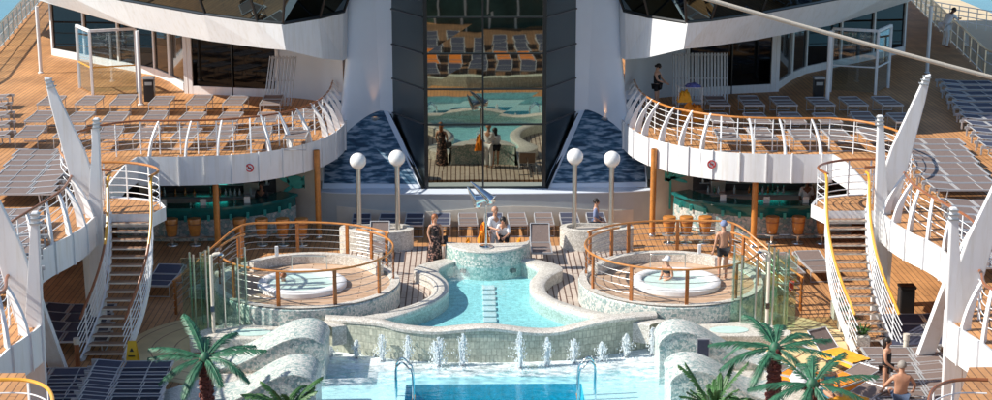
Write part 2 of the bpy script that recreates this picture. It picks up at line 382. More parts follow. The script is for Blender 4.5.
# ------------------------------------------------------------------ raised plaza and upper pool
WE=smooth_line([(4.2,41.9),(3.0,42.5),(2.3,43.1),(1.62,43.95),(1.2,44.95),(1.18,46.0),(1.42,46.9),(1.45,47.5),(.95,48.3)],5)
OE=smooth_line([(4.9,42.3),(4.1,42.55),(3.2,42.95),(2.2,43.8),(1.68,44.7),(1.6,45.75),(1.85,46.65),(2.2,47.25),(2.05,47.9),(1.35,48.5)],5)
pool_out=[(-x,y) for x,y in WE][::-1]
cas=[(-4.5,42.35),(-3.4,41.85),(-2.4,41.45),(-1.3,41.28),(0,41.22),(1.3,41.28),(2.4,41.45),(3.4,41.9),(4.5,42.45)]
casl=smooth_line(cas,6)
wat=[p for p in WE]+[p for p in pool_out]+[(-4.2,42.02)]+[(x,y+.3) for x,y in casl if abs(x)<4.1]+[(4.2,42.1)]
plz=[(-5.3,42.2),(-4.4,42.3)]+[(-x,y) for x,y in OE]+[(x,y) for x,y in OE[::-1]]+[(4.4,42.3),(5.3,42.2),(5.3,46.5),(4.4,51.2),(-4.4,51.2),(-5.3,46.5)]
struct('plaza_deck',MB().prism(plz,-.004,.30),'plaza')
inner=[p for p in WE]+[p for p in pool_out]
basin=inner+[(x,y+.1) for x,y in casl if abs(x)<4.15]
struct('upper_pool_floor',MB().sheet(basin,.16),'floorU')
struct('upper_pool_water',MB().sheet(basin,.55),'waterU')
cp=MB()
for s in(-1,1):
    n=40
    def res(l,n):
        d=[0]
        for a,b in zip(l,l[1:]): d.append(d[-1]+math.dist(a,b))
        out=[];j=0
        for i in range(n):
            t=d[-1]*i/(n-1)
            while j<len(d)-2 and d[j+1]<t: j+=1
            k=(t-d[j])/max(1e-9,d[j+1]-d[j]); out.append((l[j][0]+(l[j+1][0]-l[j][0])*k,l[j][1]+(l[j+1][1]-l[j][1])*k))
        return out
    a=[(s*x,y) for x,y in res(WE,n)]; b=[(s*x,y) for x,y in res(OE,n)]
    cc=MB(); cc.slab([[(x,y,.10) for x,y in a],[(x,y,.62) for x,y in a],[(x,y,.65) for x,y in [((p[0]*.9+q[0]*.1),(p[1]*.9+q[1]*.1)) for p,q in zip(a,b)]],[(x,y,.65) for x,y in [((p[0]*.1+q[0]*.9),(p[1]*.1+q[1]*.9)) for p,q in zip(a,b)]],[(x,y,.62) for x,y in b],[(x,y,.05) for x,y in b]])
    t=tag(cc.build('pool_coping','moscap',smooth=True),f'curved cream mosaic pool edge between the turquoise upper pool and the {SIDE[s]} planked terrace','pool edge','curved edges of the upper pool')
# submerged white pads
for i in range(9):
    y=42.75+i*.52
    o=tag(MB().box((0,y,.195),(.38,.36,.05)).build('stepping_block','white',bevel=.03),f'white square stepping block in the upper pool, {ORD[i]} one counted from the cascade wall','stepping block','white blocks down the middle of the upper pool')
# ------------------------------------------------------------------ cascade wall
toppx=[(325,319),(345,320),(362,321),(380,323),(400,328),(420,330.5),(440,331),(462,329),(487,327.5),(505,329),(525,331.5),(545,332.5),(562,331),(580,326.5),(605,320.5),(630,317),(657,315)]
cw=thing('cascade_wall','undulating green stone cascade wall below the upper pool with a cream wavy lip','wall',(0,41.3,-.15))
lip=[]
for px,py in toppx:
    x=(px-491)/37.2
    yy=[a for a in casl]; 
    for a,b in zip(casl,casl[1:]):
        if a[0]<=x<=b[0]: Yc=a[1]+(b[1]-a[1])*(x-a[0])/(b[0]-a[0])
    if x<casl[0][0]: Yc=casl[0][1]
    if x>casl[-1][0]: Yc=casl[-1][1]
    q=Q(px,py,Yc); lip.append((q[0],Yc,q[1]))
lip=smooth_line(lip,4)
face=MB(); face.slab([[(x,y,-.6) for x,y,z in lip],[(x,y,z-.06) for x,y,z in lip],[(x,y+.3,z-.06) for x,y,z in lip],[(x,y+.3,0) for x,y,z in lip]])
face.add([(lip[0][0],lip[0][1],-.5),(lip[0][0],lip[0][1]+.3,-.5),(lip[0][0],lip[0][1]+.3,lip[0][2]-.06),(lip[0][0],lip[0][1],lip[0][2]-.06)],[(0,1,2,3)])
e=lip[-1]; face.add([(e[0],e[1],-.5),(e[0],e[1]+.3,-.5),(e[0],e[1]+.3,e[2]-.06),(e[0],e[1],e[2]-.06)],[(0,1,2,3)])
face.build('stone_face','cascade',cw)
MB().slab([[(x,y-.03,z-.09) for x,y,z in lip],[(x,y-.04,z-.01) for x,y,z in lip],[(x,y+.05,z+.02) for x,y,z in lip],[(x,y+.32,z+.02) for x,y,z in lip],[(x,y+.40,z-.03) for x,y,z in lip],[(x,y+.40,z-.4) for x,y,z in lip]]).build('lip','moscap',cw,smooth=True)
# water jets
jet=[(331,352,343,.7),(357,358,341,.7),(382,361,336,1.1),(408,363,337,1.0),(438.5,366,339,1.9),(463,366,336,1.0),(520,368,334,1.2),(547,366,339,.9),(574,363,340,1.05),(601.5,361,343,1.1),(626,357,335,1.0),(651,351,325,.8)]
jl=['low thin jet at the far left of the cascade','slim water jet, second from the left','tall water jet, third from the left','split water jet, fourth from the left','widest forked water jet, fifth from the left','tall jet just left of the cascade middle','tallest thick jet just right of the cascade middle','slim jet, sixth from the right','water jet, fifth from the right above the pool corner','short stubby jet, fourth from the right above the right ladder','round topped jet, second from the right','crooked thin jet at the far right']
jl[9]='short stubby jet, third from the right'; jl[8]='middling jet, fourth from the right'; jl[7]='slim jet, fifth from the right'
for i,(px,pb,pt,w) in enumerate(jet):
    x,y=P(px,pb,-.15); y-=(.30 if i in(0,11) else 0); h=(pb-pt)/34.5; rnd=random.Random(i*3+1); m=MB()
    arms=[(0,1.0)] if w<1.5 else [(-.10,.85),(.09,.95),(.0,1.0)]
    for ax,ah in arms:
        H=h*ah; wd=.10*min(w,1.2)
        for st in range(7):          # thin rising streams
            dx=rnd.gauss(0,.35)*wd; dy=rnd.gauss(0,.35)*wd; hh=H*rnd.uniform(.6,1.02); pts=[];rr=[]
            for k in range(9):
                t=k/8; pts.append((x+ax*t+dx*(.25+1.2*t)+rnd.uniform(-.008,.008),y+dy*(.3+t),-.2+t*(hh+.05)))
                rr.append(max(.003,(.030-.016*t)*rnd.uniform(.6,1.5)*(1 if k<8 else .2)))
            m.tube(pts,.05,6,rr=rr)
        for k in range(430 if w<1.5 else 260):         # broken water and drops
            t=rnd.random()**.75; env=wd*(.55+.95*math.sin(PI*min(1,.15+.8*t)))*(1 if t<.8 else (1.15-t)/.35)
            a=rnd.uniform(0,2*PI); q=abs(rnd.gauss(0,.62))*env; r=rnd.uniform(.006,.021)*(1.1-.35*t)
            px_,py_,pz=x+ax*t+q*math.cos(a),y+q*math.sin(a),-.15+t*H; e=r*rnd.uniform(1.2,2.6)
            m.add([(px_,py_,pz+e),(px_+r,py_,pz),(px_,py_+r,pz),(px_-r,py_,pz),(px_,py_-r,pz),(px_,py_,pz-e)],[(0,1,2),(0,2,3),(0,3,4),(0,4,1),(5,2,1),(5,3,2),(5,4,3),(5,1,4)])
    for k in range(60):
        a=rnd.uniform(0,2*PI); q=rnd.uniform(.03,.32)*w**.5; r=rnd.uniform(.012,.04)
        m.lathe([(r,-.02),(r*.8,.008),(0,.016)],(x+q*math.cos(a),y+q*math.sin(a)*.8,-.15),6)
    tag(m.build('water_jet','foam',smooth=True),'foaming white '+jl[i],'water jet','water jets along the cascade wall')
    tag(MB().lathe([(.05,-.34),(.05,-.12),(.03,-.11)],(x,y-.09,0),10).build('jet_nozzle','greysteel'),'small grey nozzle under the '+jl[i],'nozzle','nozzles of the water jets')
# ladders
for s,px,label in ((-1,402,'left chrome pool ladder at the left corner of the blue deep pool'),(1,590,'right chrome pool ladder at the right corner of the blue deep pool')):
    X=Q(px,383,38.7)[0]; t=thing('pool_ladder',label,'ladder',(X,38.7,-.15),group='chrome ladders into the deep pool')
    for d in(-.12,.22):
        MB().tube(smooth_line([(X+s*.16-s*.0,39.05+d,-.34),(X+s*.16,39.05+d,.42),(X+s*.10,39.05+d,.60),(X-s*.02,39.03+d,.66),(X-s*.16,39.0+d,.52),(X-s*.26,39.0+d,.30),(X-s*.27,39.0+d,-1.1)],5),.026,8).build('handrail','chrome',t,smooth=True)
    for z in(-.3,-.6,-.9): MB().box((X-s*.27,39.05,z),(.08,.36,.03)).build('tread','teak',t)
# ------------------------------------------------------------------ whirlpool platforms
def rail_bars(name_parent,line,hts,mt,r,post_idx,pm,pw,top,tm,tr,z0=0,postname='post'):
    MB().tube([(p[0],p[1],p[2]+top) for p in line],tr,8).build('handrail',tm,name_parent,smooth=True)
    for h in hts: MB().tube([(p[0],p[1],p[2]+h) for p in line],r,6).build('rail_bar',mt,name_parent,smooth=True)
    for i in post_idx:
        p=line[i]; a=Vector(line[max(0,i-1)][:2]); b=Vector(line[min(len(line)-1,i+1)][:2]); d=(b-a)
        MB().box((p[0],p[1],p[2]+top/2-.01),(pw,pw*.55,top),rz=math.atan2(d.y,d.x)).build(postname,pm,name_parent,bevel=.006)
JC={-1:(-5.15,45.2),1:(5.15,45.2)}
for s in(-1,1):
    cx,cy=JC[s]; sd=SIDE[s]
    t=thing('whirlpool_platform',f'round mosaic whirlpool platform on the {sd} with a plank floor and a white tub','whirlpool',(cx,cy,0),group='round whirlpool platforms')
    MB().lathe([(2.62,0),(2.62,.86),(2.58,.90),(2.36,.90),(2.34,.86)],(cx,cy,0),72).build('platform_wall','mos',t,smooth=True)
    MB().lathe([(0,.865),(2.35,.865)],(cx,cy,0),72).build('platform_floor','jacdeck',t)
    MB().lathe([(2.6,.905),(2.38,.905),(2.38,.93),(2.6,.93)],(cx,cy,0),72).build('rim','moscap',t,smooth=True)
    bw=arc(cx,cy,2.25,35 if s>0 else 20,160 if s>0 else 145,30); bo=arc(cx,cy,2.02,35 if s>0 else 20,160 if s>0 else 145,30)
    MB().prism(bw+bo[::-1],.87,1.16).build('back_bench','moscap',t)
    tx,ty=(cx+s*.12,44.9)
    tb=MB().lathe([(1.25,.87),(1.25,.99),(1.20,1.03),(1.03,1.05),(.98,1.02),(.95,.75)],(tx,ty,0),56).build('tub','white',t,smooth=True)
    MB().lathe([(0,.95),(.96,.95)],(tx,ty,0),56).build('tub_water','tubw',tb)
    # inner ring of varnished rail and outer approach rail
    g='varnished railings round the whirlpools'
    rt=thing('whirlpool_railing',f'curved varnished wooden railing with steel bars round the {sd} whirlpool','railing',(cx,cy,.9),group=g)
    a0,a1=(-218,58) if s<0 else (-238,38)
    ang=[a0+(a1-a0)*i/84 for i in range(85)]
    def ringp(an,r=2.44): return (cx+r*math.cos(R(an)),cy+r*math.sin(R(an)),.90)
    line=[ringp(a) for a in ang]
    rail_bars(rt,line,(.22,.42,.62,.80),'barsteel',.009,[2,13,24,35,46,57,68,80],'teakpost',.10,1.0,'teak',.031)
    # outer approach rail
    o=thing('ramp_railing',f'varnished wooden railing sweeping behind the {sd} whirlpool down to the deck beside the bar','railing',(cx+s*2.4,47.5,0),group='varnished railings sweeping down to the deck')
    pts=[(s*2.9,46.8,.9),(s*3.6,47.5,.9),(s*4.5,47.95,.9),(s*5.4,48.1,.9),(s*6.3,48.05,.9),(s*7.3,47.75,.9),(s*8.0,47.0,.5),(s*8.6,46.0,.08),(s*8.9,45.0,.0)]
    ln=smooth_line(pts,6)
    rail_bars(o,ln,(.22,.42,.62,.80),'barsteel',.009,[1,10,20,30,38,47],'teakpost',.10,1.0,'teak',.031)
    # steps up between the railings
    st=thing('whirlpool_steps',f'curved cream mosaic steps up to the {sd} whirlpool from the bar side','steps',(s*7.5,46.6,0),group='mosaic steps up to the whirlpools')
    for k,(h,rr) in enumerate(((.3,3.9),(.6,3.45),(.88,3.0))):
        A=arc(cx,cy,rr,22,100,24) if s>0 else arc(cx,cy,rr,80,158,24)
        B=arc(cx,cy,2.64,22,100,24) if s>0 else arc(cx,cy,2.64,80,158,24)
        MB().prism(A+B[::-1],.005+k*.002,h).build('step','moscap',st)
    # grab handle of the tub
    gh=thing('grab_rail',f'low steel grab rail beside the {sd} tub','grab rail',(tx-s*.2,46.2,.87),group='steel grab rails of the tubs')
    MB().tube(smooth_line([(tx-s*.6,46.1,.87),(tx-s*.6,46.1,1.35),(tx-s*.5,46.05,1.42),(tx+s*.3,46.1,1.42),(tx+s*.4,46.1,1.35),(tx+s*.4,46.1,.87)],4),.018,7).build('tube','steel',gh,smooth=True)
    MB().box((tx+s*.87,46.5,1.45),(.10,.08,.3)).build('control_box','white',gh,bevel=.015)
# ------------------------------------------------------------------ fountain plinth with chrome sculpture
ft=thing('fountain_plinth','half round green and white mosaic wall at the head of the upper pool','plinth',(0,48.5,.3))
oa=lambda r:arc(0,49.1,r,180,360,41)
ia=[(1.24*math.cos(R(a)),49.02-.26*abs(math.sin(R(a)))) for a in [180+4.5*i for i in range(41)]]
ib=[(x,min(y,49.0)+.10) for x,y in ia]
MB().slab([[(x,y,.05) for x,y in oa(1.37)],[(x,y,.5) for x,y in oa(1.33)],[(x,y,.99) for x,y in oa(1.29)],[(x,y,1.03) for x,y in oa(1.27)]]).slab([[(x,y,1.03) for x,y in ia],[(x,y,.3) for x,y in ib]]).build('plinth_wall','mosf',ft,smooth=True)
MB().slab([[(x,y,1.0) for x,y in oa(1.30)],[(x,y,1.045) for x,y in oa(1.28)],[(x,y,1.05) for x,y in oa(1.22)],[(x,y,1.05) for x,y in ia],[(x,y,1.0) for x,y in ia]]).build('plinth_top','moscap',ft,smooth=True)
for x in(-.74,.74): MB().box((x,49.1-math.sqrt(1.36**2-x*x)-.0,.42),(.16,.16,.11),rz=math.asin(x/1.33)).build('drain_grille','black',ft)
sc=thing('chrome_sculpture','polished chrome sculpture of two pointed leaping forms on a thin pole','sculpture',(0,48.3,1.06))
q=lambda px,py:(Q(px,py,48.3)[0],48.3,Q(px,py,48.3)[1])
def cone(a,b,r0,r1,bulb):
    a=Vector(a);b=Vector(b);n=14
    pts=[a.lerp(b,i/(n-1)) for i in range(n)]; rr=[r0+(r1-r0)*(i/(n-1))**.85 if i<n-3 else r1*(1,.85,.35)[i-(n-3)] for i in range(n)]
    return MB().tube(pts,.1,16,rr=rr)
cone(q(467,186),q(480,208),.012,.15,1).build('lower_form','chrome',sc,smooth=True)
cone(q(470.5,181.5),q(494,203),.012,.185,1).build('upper_form','chrome',sc,smooth=True)
cone(q(476,200),q(496,196),.17,.05,1).build('tail','chrome',sc,smooth=True)
MB().tube([(q(486,205)[0],48.3,1.06),(q(486,205)[0],48.3,q(486,205)[2])],.035,10).build('pole','chrome',sc,smooth=True)
MB().lathe([(.22,1.06),(.22,1.09),(.08,1.11)],(q(486,205)[0],48.3,0),24).build('base_plate','chrome',sc)
for x,lb in((-.95,'left'),(-.35,'middle')):
    pass
# ------------------------------------------------------------------ mosaic humps at the pool side
def hump(s,Y0,Y1,X0,X1,H,label,bench=False):
    prof=[(X0,-.55),(X0,H*.62)]
    n=12
    for i in range(1,n): 
        a=PI-PI*.5*i/n; prof.append((X0+.52+.52*math.cos(a),H*.62+H*.38*math.sin(a)))
    L=X1-(X0+.52)
    for i in range(0,15):
        t=i/14; prof.append((X0+.52+L*t,.12+(H-.12)*(.5+.5*math.cos(PI*t))**1.3))
    prof.append((X1,-.02)); prof.append((X1,-.05))
    f=[(s*x,z) for x,z in prof]
    t=thing('mosaic_hump',label,'pool wall',(s*(X0+X1)/2,Y0,0),group='hump shaped mosaic walls beside the pool')
    n=len(f); MB().ext(f,Y0,Y1).build('wall_body','mos',t)
    top=[p for p in f[1:-1]]
    nrm=[]
    capo=[]; 
    for i,p in enumerate(top):
        a=Vector(top[max(0,i-1)]);b=Vector(top[min(len(top)-1,i+1)]); d=(b-a).normalized(); nn=Vector((-d.y,d.x))*(1 if s>0 else -1); capo.append((p[0]+nn.x*.03,p[1]+nn.y*.03))
    MB().slab([[(x,Y0-.02,z) for x,z in top],[(x,Y0-.02,z) for x,z in capo],[(x,Y1+.02,z) for x,z in capo],[(x,Y1+.02,z) for x,z in top]]).build('cap','mos',t,smooth=True)
    return t
hump(1,40.0,41.1,4.25,7.2,1.03,'rear right mosaic hump wall by the pool with a dark framed panel on its face')
hump(1,37.5,38.9,4.25,6.9,.88,'front mosaic hump wall right of the pool behind the fern')
hump(-1,40.0,41.6,4.25,7.2,.95,'rear mosaic hump wall left of the splash pool')
hump(-1,37.4,38.9,4.25,6.9,.88,'front mosaic hump wall left of the pool behind the fern')
# low benches behind the humps and little side basins
for s in(-1,1):
    tag(MB().prism([(s*5.3,41.62),(s*7.9,41.62),(s*8.0,42.0),(s*7.6,42.5),(s*7.2,42.9),(s*6.3,42.75),(s*5.3,42.58)][::s],.02,.42).build('mosaic_bench','moscap',bevel=.03),f'low cream mosaic bench against the foot of the {SIDE[s]} whirlpool','bench','low mosaic benches')
    el=[(s*6.35+.52*math.cos(R(a)),42.1+.30*math.sin(R(a))) for a in range(0,360,12)]
    b=tag(MB().prism(el,.425,.432).build('foot_basin','tubw'),f'small blue foot basin behind the rear {SIDE[s]} hump wall','basin','small blue foot basins')
    # curled cream deck paths beside palms
    tag(MB().prism([(s*4.8,34.8),(s*5.2,39.9),(s*7.0,39.9),(s*8.2,38.6),(s*8.0,36.0),(s*6.6,34.8)][::s],.014,.06).build('planter_bed','moscap',bevel=.02),f'pale mosaic bed around the palms on the {SIDE[s]} of the pool','planter bed','pale mosaic beds by the pool')
pn=thing('framed_panel','dark blue framed panel fixed to the face of the rear right hump wall','panel',(5.35,39.97,.5))
c=P(703,348,.6); X=Q(703,348,39.98)[0]; Z=Q(703,348,39.98)[1]
MB().box((X,39.96,Z),(.34,.05,.52)).build('frame','frame',pn); MB().box((X,39.93,Z),(.28,.03,.46)).build('screen','slingD',pn)
# ================================================================== UPPER DECKS
ZU=3.2
balc=[(-11.0,51.35),(-9.9,51.32),(-8.9,51.4),(-7.88,51.62),(-6.92,52.15),(-6.16,52.9),(-5.5,53.95),(-5.05,55.5),(-4.88,57.4),(-4.9,59.4)]
bal=smooth_line(balc,5)
edge=[(-10.15,30),(-10.1,32.3),(-9.95,33.2),(-9.85,34.3),(-10.5,36.0),(-11.05,37.8),(-11.3,39.5),(-11.2,40.6),(-10.95,41.5),(-10.78,42.4),(-10.72,43.4),(-10.72,43.9)]
edg=smooth_line(edge,4)
land=[(-10.5,43.9),(-9.2,43.9),(-9.0,44.6),(-9.3,45.35),(-10.2,45.75),(-10.7,45.85)]
side_out=[(-20.5,30),(-20.5,66),(-21.9,76),(-24.8,96)]
for s in(-1,1):
    pl=edg+land+[(-11.0,46.3),(-11.15,48),(-11.2,50)]+bal+[(-4.9,62),(0,62),(0,96)]+side_out[::-1]
    pl=[(-s*x,y) for x,y in pl]
    if s>0: pl=pl[::-1]
    struct('upper_deck',MB().prism(pl,ZU-.22,ZU),'deck')
    sd=SIDE[s]
    f=lambda l:[(-s*x,y) for x,y in l]
    # fascias
    def fascia(line,z0,z1,lab,grp,joints):
        t=thing('deck_fascia',lab,'fascia',(line[0][0],line[0][1],z0),group=grp)
        o=offset(line,(.07 if s<0 else -.07)*(-1))
        rows=[[(x,y,z0) for x,y in line],[(x,y,z1) for x,y in line],[(x,y,z1+.02) for x,y in o],[(x,y,z0-.02) for x,y in o],[(x,y,z0) for x,y in line]]
        MB().slab(rows).build('fascia_plate','white',t,smooth=True)
        for k in joints:
            p=line[k]; a=Vector(line[max(0,k-1)]);b=Vector(line[min(len(line)-1,k+1)]); d=(b-a).normalized()
            MB().box((o[k][0],o[k][1],(z0+z1)/2+.01),(.035,.10,z1-z0+.06),rz=math.atan2(d.y,d.x)).build('joint_rib','white',t)
        return t
    fascia(f(bal),2.33,3.23,f'curved white balcony fascia above the {sd} bar','curved balcony fascias',range(2,len(bal),4))
    fascia(f(edg[3:]),2.45,3.23,f'scalloped white edge of the {sd} upper walkway','walkway fascias',range(2,len(edg)-3,4))
    fascia(f([(-11.05,46.25),(-11.15,48),(-11.2,50),(-11.05,51.3)]),2.45,3.22,f'short straight white deck edge behind the {sd} stair landing','short deck edges',[])
    fascia(f([(-10.72,43.9)]+land[1:]),2.9,3.23,f'white edge of the {sd} stair landing','stair landing edges',[])
    # round no-entry style mark on the fascia
    mx=Q(249 if s<0 else 713,169 if s<0 else 166,51.5)
    yb=[b for a,b in bal if abs(a)>=abs(mx[0])][-1] if False else min(bal,key=lambda p:abs(abs(p[0])-abs(mx[0])))[1]
    sg=thing('round_sign',f'small round red and white prohibition sign on the {sd} balcony fascia','sign',(mx[0],yb-.09,mx[1]),group='round signs on the balcony fascias')
    dx=MB()
    tl=math.atan2(*( (.12,1)))*s
    dsk=lambda r0,r1,y:[(mx[0]+r*math.cos(a),y,mx[1]+r*math.sin(a)) for r in(r0,r1) for a in [2*PI*i/24 for i in range(24)]]
    v=dsk(.001,.15,yb-.13); MB().add(v,[(i,(i+1)%24,(i+1)%24+24,i+24) for i in range(24)]).build('plate','white',sg,solid=.01)
    v=dsk(.10,.135,yb-.145); MB().add(v,[(i,(i+1)%24,(i+1)%24+24,i+24) for i in range(24)]).build('ring','red',sg,solid=.01)
    MB().box((mx[0],yb-.148,mx[1]),(.24,.012,.03),ry=R(45)).build('slash','red',sg)
    MB().box((mx[0],yb-.144,mx[1]),(.10,.012,.035)).build('symbol','black',sg)
    # ---- balcony railing with curved fins
    br=thing('balcony_railing',f'{sd} balcony railing with curved white fins, thin bars and a wooden handrail','railing',(-s*-7.0,53,ZU),group='balcony railings with curved white fins')
    base=f(bal); inn=offset(base,.55 if s<0 else -.55)
    inn=[(x,y) for x,y in inn]
    pre=smooth_line(f([(-12.72,48.8),(-12.5,50.1),(-11.9,51.3),(-11.0,51.88)]),4)[:-1]
    L=[(x,y,ZU) for x,y in pre+inn]
    MB().tube([(x,y,z+1.08) for x,y,z in L],.035,8).build('handrail','teak' if s>0 else 'teakdark',br,smooth=True)
    for h in (.18,.36,.54,.72,.90): MB().tube([(x,y,z+h) for x,y,z in L],.011,5).build('rail_bar','rail',br,smooth=True)
    for k in range(0,len(L),3):
        MB().tube([L[k],(L[k][0],L[k][1],ZU+1.07)],.022,6).build('post','rail',br,smooth=True)
    def fin(p0,p1,ztop,w=.26,th=.045,zb=2.75):
        a=Vector(p0);b=Vector(p1); d=(b-a); m=MB(); n=9; rows=[]
        side=Vector((-d.y,d.x,0)).normalized()*th/2; c=[]
        for i in range(n):
            t=i/(n-1); z=zb+(ztop-zb)*t
            u=d*( t**2.2)*1.0 - d.normalized()*.06*math.sin(PI*t)
            ww=w*(1-t)**.8*.5+.03
            c.append((a.x+u.x,a.y+u.y,z,ww))
        dn=d.normalized()
        rows=[[(x-dn.x*ww*.3+side.x,y-dn.y*ww*.3+side.y,z) for x,y,z,ww in c],[(x+dn.x*ww+side.x,y+dn.y*ww+side.y,z) for x,y,z,ww in c],[(x+dn.x*ww-side.x,y+dn.y*ww-side.y,z) for x,y,z,ww in c],[(x-dn.x*ww*.3-side.x,y-dn.y*ww*.3-side.y,z) for x,y,z,ww in c],[(x-dn.x*ww*.3+side.x,y-dn.y*ww*.3+side.y,z) for x,y,z,ww in c]]
        return MB().slab(rows)
    for k in range(18,len(base),2):
        if k%4==0 or k>30: fin(base[k],inn[k],ZU+1.12,.42,.06).build('fin','white',br)
    for k in range(2,18,5):
        kk=min(len(inn)-1,k+1); fin(base[k],inn[kk],ZU+1.1,.22,.05).build('fin','white',br)
    # ---- walkway railing
    wr=thing('walkway_railing',f'{sd} walkway railing of broad curved white fins under a brown wavy handrail','railing',(-s*-10.8,40,ZU),group='walkway railings with broad white fins')
    eb=f(edg); el=[(-10.4,44.75),(-11.0,44.8),(-11.33,44.45),(-11.25,43.3),(-11.2,42.4),(-11.32,41.2),(-11.5,40),(-11.62,38.8),(-11.42,37.5),(-10.95,36.2),(-10.55,35.2),(-10.45,34.2),(-10.25,33.2),(-10.6,32.4),(-10.9,31.2)]
    hl=f(smooth_line(el,4))
    MB().tube([(x,y,ZU+1.06) for x,y in hl],.037,8).build('handrail','teakdark',wr,smooth=True)
    for h in (.2,.42,.64,.86): MB().tube([(x,y,ZU+h) for x,y in hl],.012,5).build('rail_bar','rail',wr,smooth=True)
    for k in range(2,len(hl),6): MB().tube([(hl[k][0],hl[k][1],ZU),(hl[k][0],hl[k][1],ZU+1.05)],.02,6).build('post','rail',wr,smooth=True)
    for k in range(5,len(eb)-3,4):
        p=eb[k]; qn=min(hl,key=lambda h:math.dist(h,(p[0],p[1]+.25)))
        fin(p,qn,ZU+1.06,.48,.07).build('fin','white',wr)
    # ---- landing railing
    lr=thing('landing_railing',f'curved white bar railing with a varnished top round the {sd} stair landing','railing',(-s*-10,45,ZU),group='stair landing railings')
    ll=f(smooth_line([(-12.7,48.8),(-12.4,47.3),(-11.75,45.9),(-11.0,45.8),(-10.2,45.75),(-9.5,45.35),(-9.1,44.7),(-9.2,43.9)],5))
    rail_bars(lr,[(x,y,ZU) for x,y in ll],(.2,.4,.6,.8),'rail',.013,[16,20,25,30,35],'rail',.05,1.06,'teak' if s<0 else 'teakdark',.036)
    # ---- stairs
    st=thing('staircase',f'open curved staircase with brown treads and white sides on the {sd}','stairs',(s*9.9,42.4,0),group='curved open staircases')
    nst=17; cl=[]
    for i in range(nst):
        t=(i+.5)/nst; z=ZU*(1-(i+1)/(nst+0.)); y=43.85-2.9*t
        cx=9.75+.40*t-.30*math.sin(PI*t)*1.0
        cl.append((s*cx,y,z,t))
    dirs=[]
    for i,(x,y,z,t) in enumerate(cl):
        if i==nst-1: continue
        MB().box((x,y,z),(1.04,.235,.045)).build('tread','stairtread',st)
        MB().box((x,y-.122,z+.002),(1.05,.014,.040)).build('nosing','panel',st)
    full=[(s*9.75,43.95,ZU)]+[(x,y,z) for x,y,z,t in cl]
    for d in(-1,1):
        ln=[(x+d*.55,y,z) for x,y,z in full]
        MB().slab([[(x+d*.02,y,z-.16) for x,y,z in ln],[(x+d*.02,y,z+.09) for x,y,z in ln],[(x-d*.03,y,z+.09) for x,y,z in ln],[(x-d*.03,y,z-.16) for x,y,z in ln],[(x+d*.02,y,z-.16) for x,y,z in ln]]).build('stringer','rail',st)
        ln=[(x+d*.03,y,z) for x,y,z in ln]
        for h in (.22,.38,.54,.70,.86): MB().tube([(x,y,z+h) for x,y,z in ln],.013,5).build('rail_bar','rail',st,smooth=True)
        for k in range(0,len(ln),3): MB().tube([ln[k],(ln[k][0],ln[k][1],ln[k][2]+1.0)],.022,6).build('post','rail',st,smooth=True)
        hr=[(ln[0][0],ln[0][1]+.3,ZU+1.04)]+[(x,y,z+1.03) for x,y,z in ln[:-2]]+[(ln[-2][0],ln[-2][1]-.1,ln[-2][2]+.95)]
        low=(s<0)
        if low:
            MB().tube(hr[:10],.038,8).build('handrail','yellow',st,smooth=True); MB().tube(hr[9:],.038,8).build('handrail','teakdark',st,smooth=True)
        else: MB().tube(hr,.038,8).build('handrail','yellow',st,smooth=True)
    # ---- pillars under the balcony
    for x,y,lb in ((-8.68,52.0,'beside the outer part of the counter'),(-5.55,53.45,'at the inner end of the bar')):
        p=thing('brown_pillar',f'slim brown wooden pillar {lb}, under the {sd} balcony','pillar',(s*-x*1.0,y,0),group='brown pillars under the balconies')
        MB().lathe([(.10,0),(.10,2.98)],(s*-x,y,0),16).build('shaft','teak',p,smooth=True)
        MB().lathe([(.13,0),(.13,.05),(.105,.09)],(s*-x,y,0),16).build('foot_ring','steel',p,smooth=True)
    # ---- masts : upright blade + leaning blade + legs
    def blade(pts,y0,th,yb=0):        # outline in XZ, thin in Y
        return MB().ext([(x,z) for x,z in pts],y0-th/2,y0+th/2)
    for (xb,yb,zt,nm,nth) in ((10.5,43.75,5.92,'rear',0),(9.72,34.1,5.75,'front',1)):
        t=thing('white_mast',f'{nm} pair of white blade masts, one upright and one leaning, at the {sd} walkway','mast',(s*xb,yb,0),group='white blade masts along the walkways')
        f2=lambda l:[(s*x,z) for x,z in l]
        wtop=.075
        MB().ext(f2([(xb-.07,zt),(xb+.07,zt),(xb+.34,3.5),(xb+.42,3.1),(xb+.46,0),(xb+.04,0),(xb-.02,3.1)]),yb-.07,yb+.07).build('upright_blade','white',t,bevel=.03)
        lean=[(xb+1.36,6.93),(xb+1.50,6.99),(xb+1.42,6.4),(xb+.84,4.15),(xb+.45,2.9),(xb+.1,2.9),(xb+.22,3.9),(xb+.5,4.9)]
        MB().ext(f2([(xb+1.24,6.93),(xb+1.40,6.98),(xb+1.28,6.2),(xb+.92,4.4),(xb+.62,2.95),(xb+.08,2.95),(xb+.14,3.9),(xb+.42,4.9)]),yb+.28,yb+.42).build('leaning_blade','white',t,bevel=.03)
        for k in range(3): MB().box((s*(xb+1.30-.04*k),yb+.35,6.90-.10*k),(.19+.02*k,.19,.03),ry=s*R(12)).build('tip_band','greysteel',t)
        for k in range(3): MB().box((s*xb,yb,zt-.06-.10*k),(.19+.02*k,.19,.03)).build('tip_band','greysteel',t)
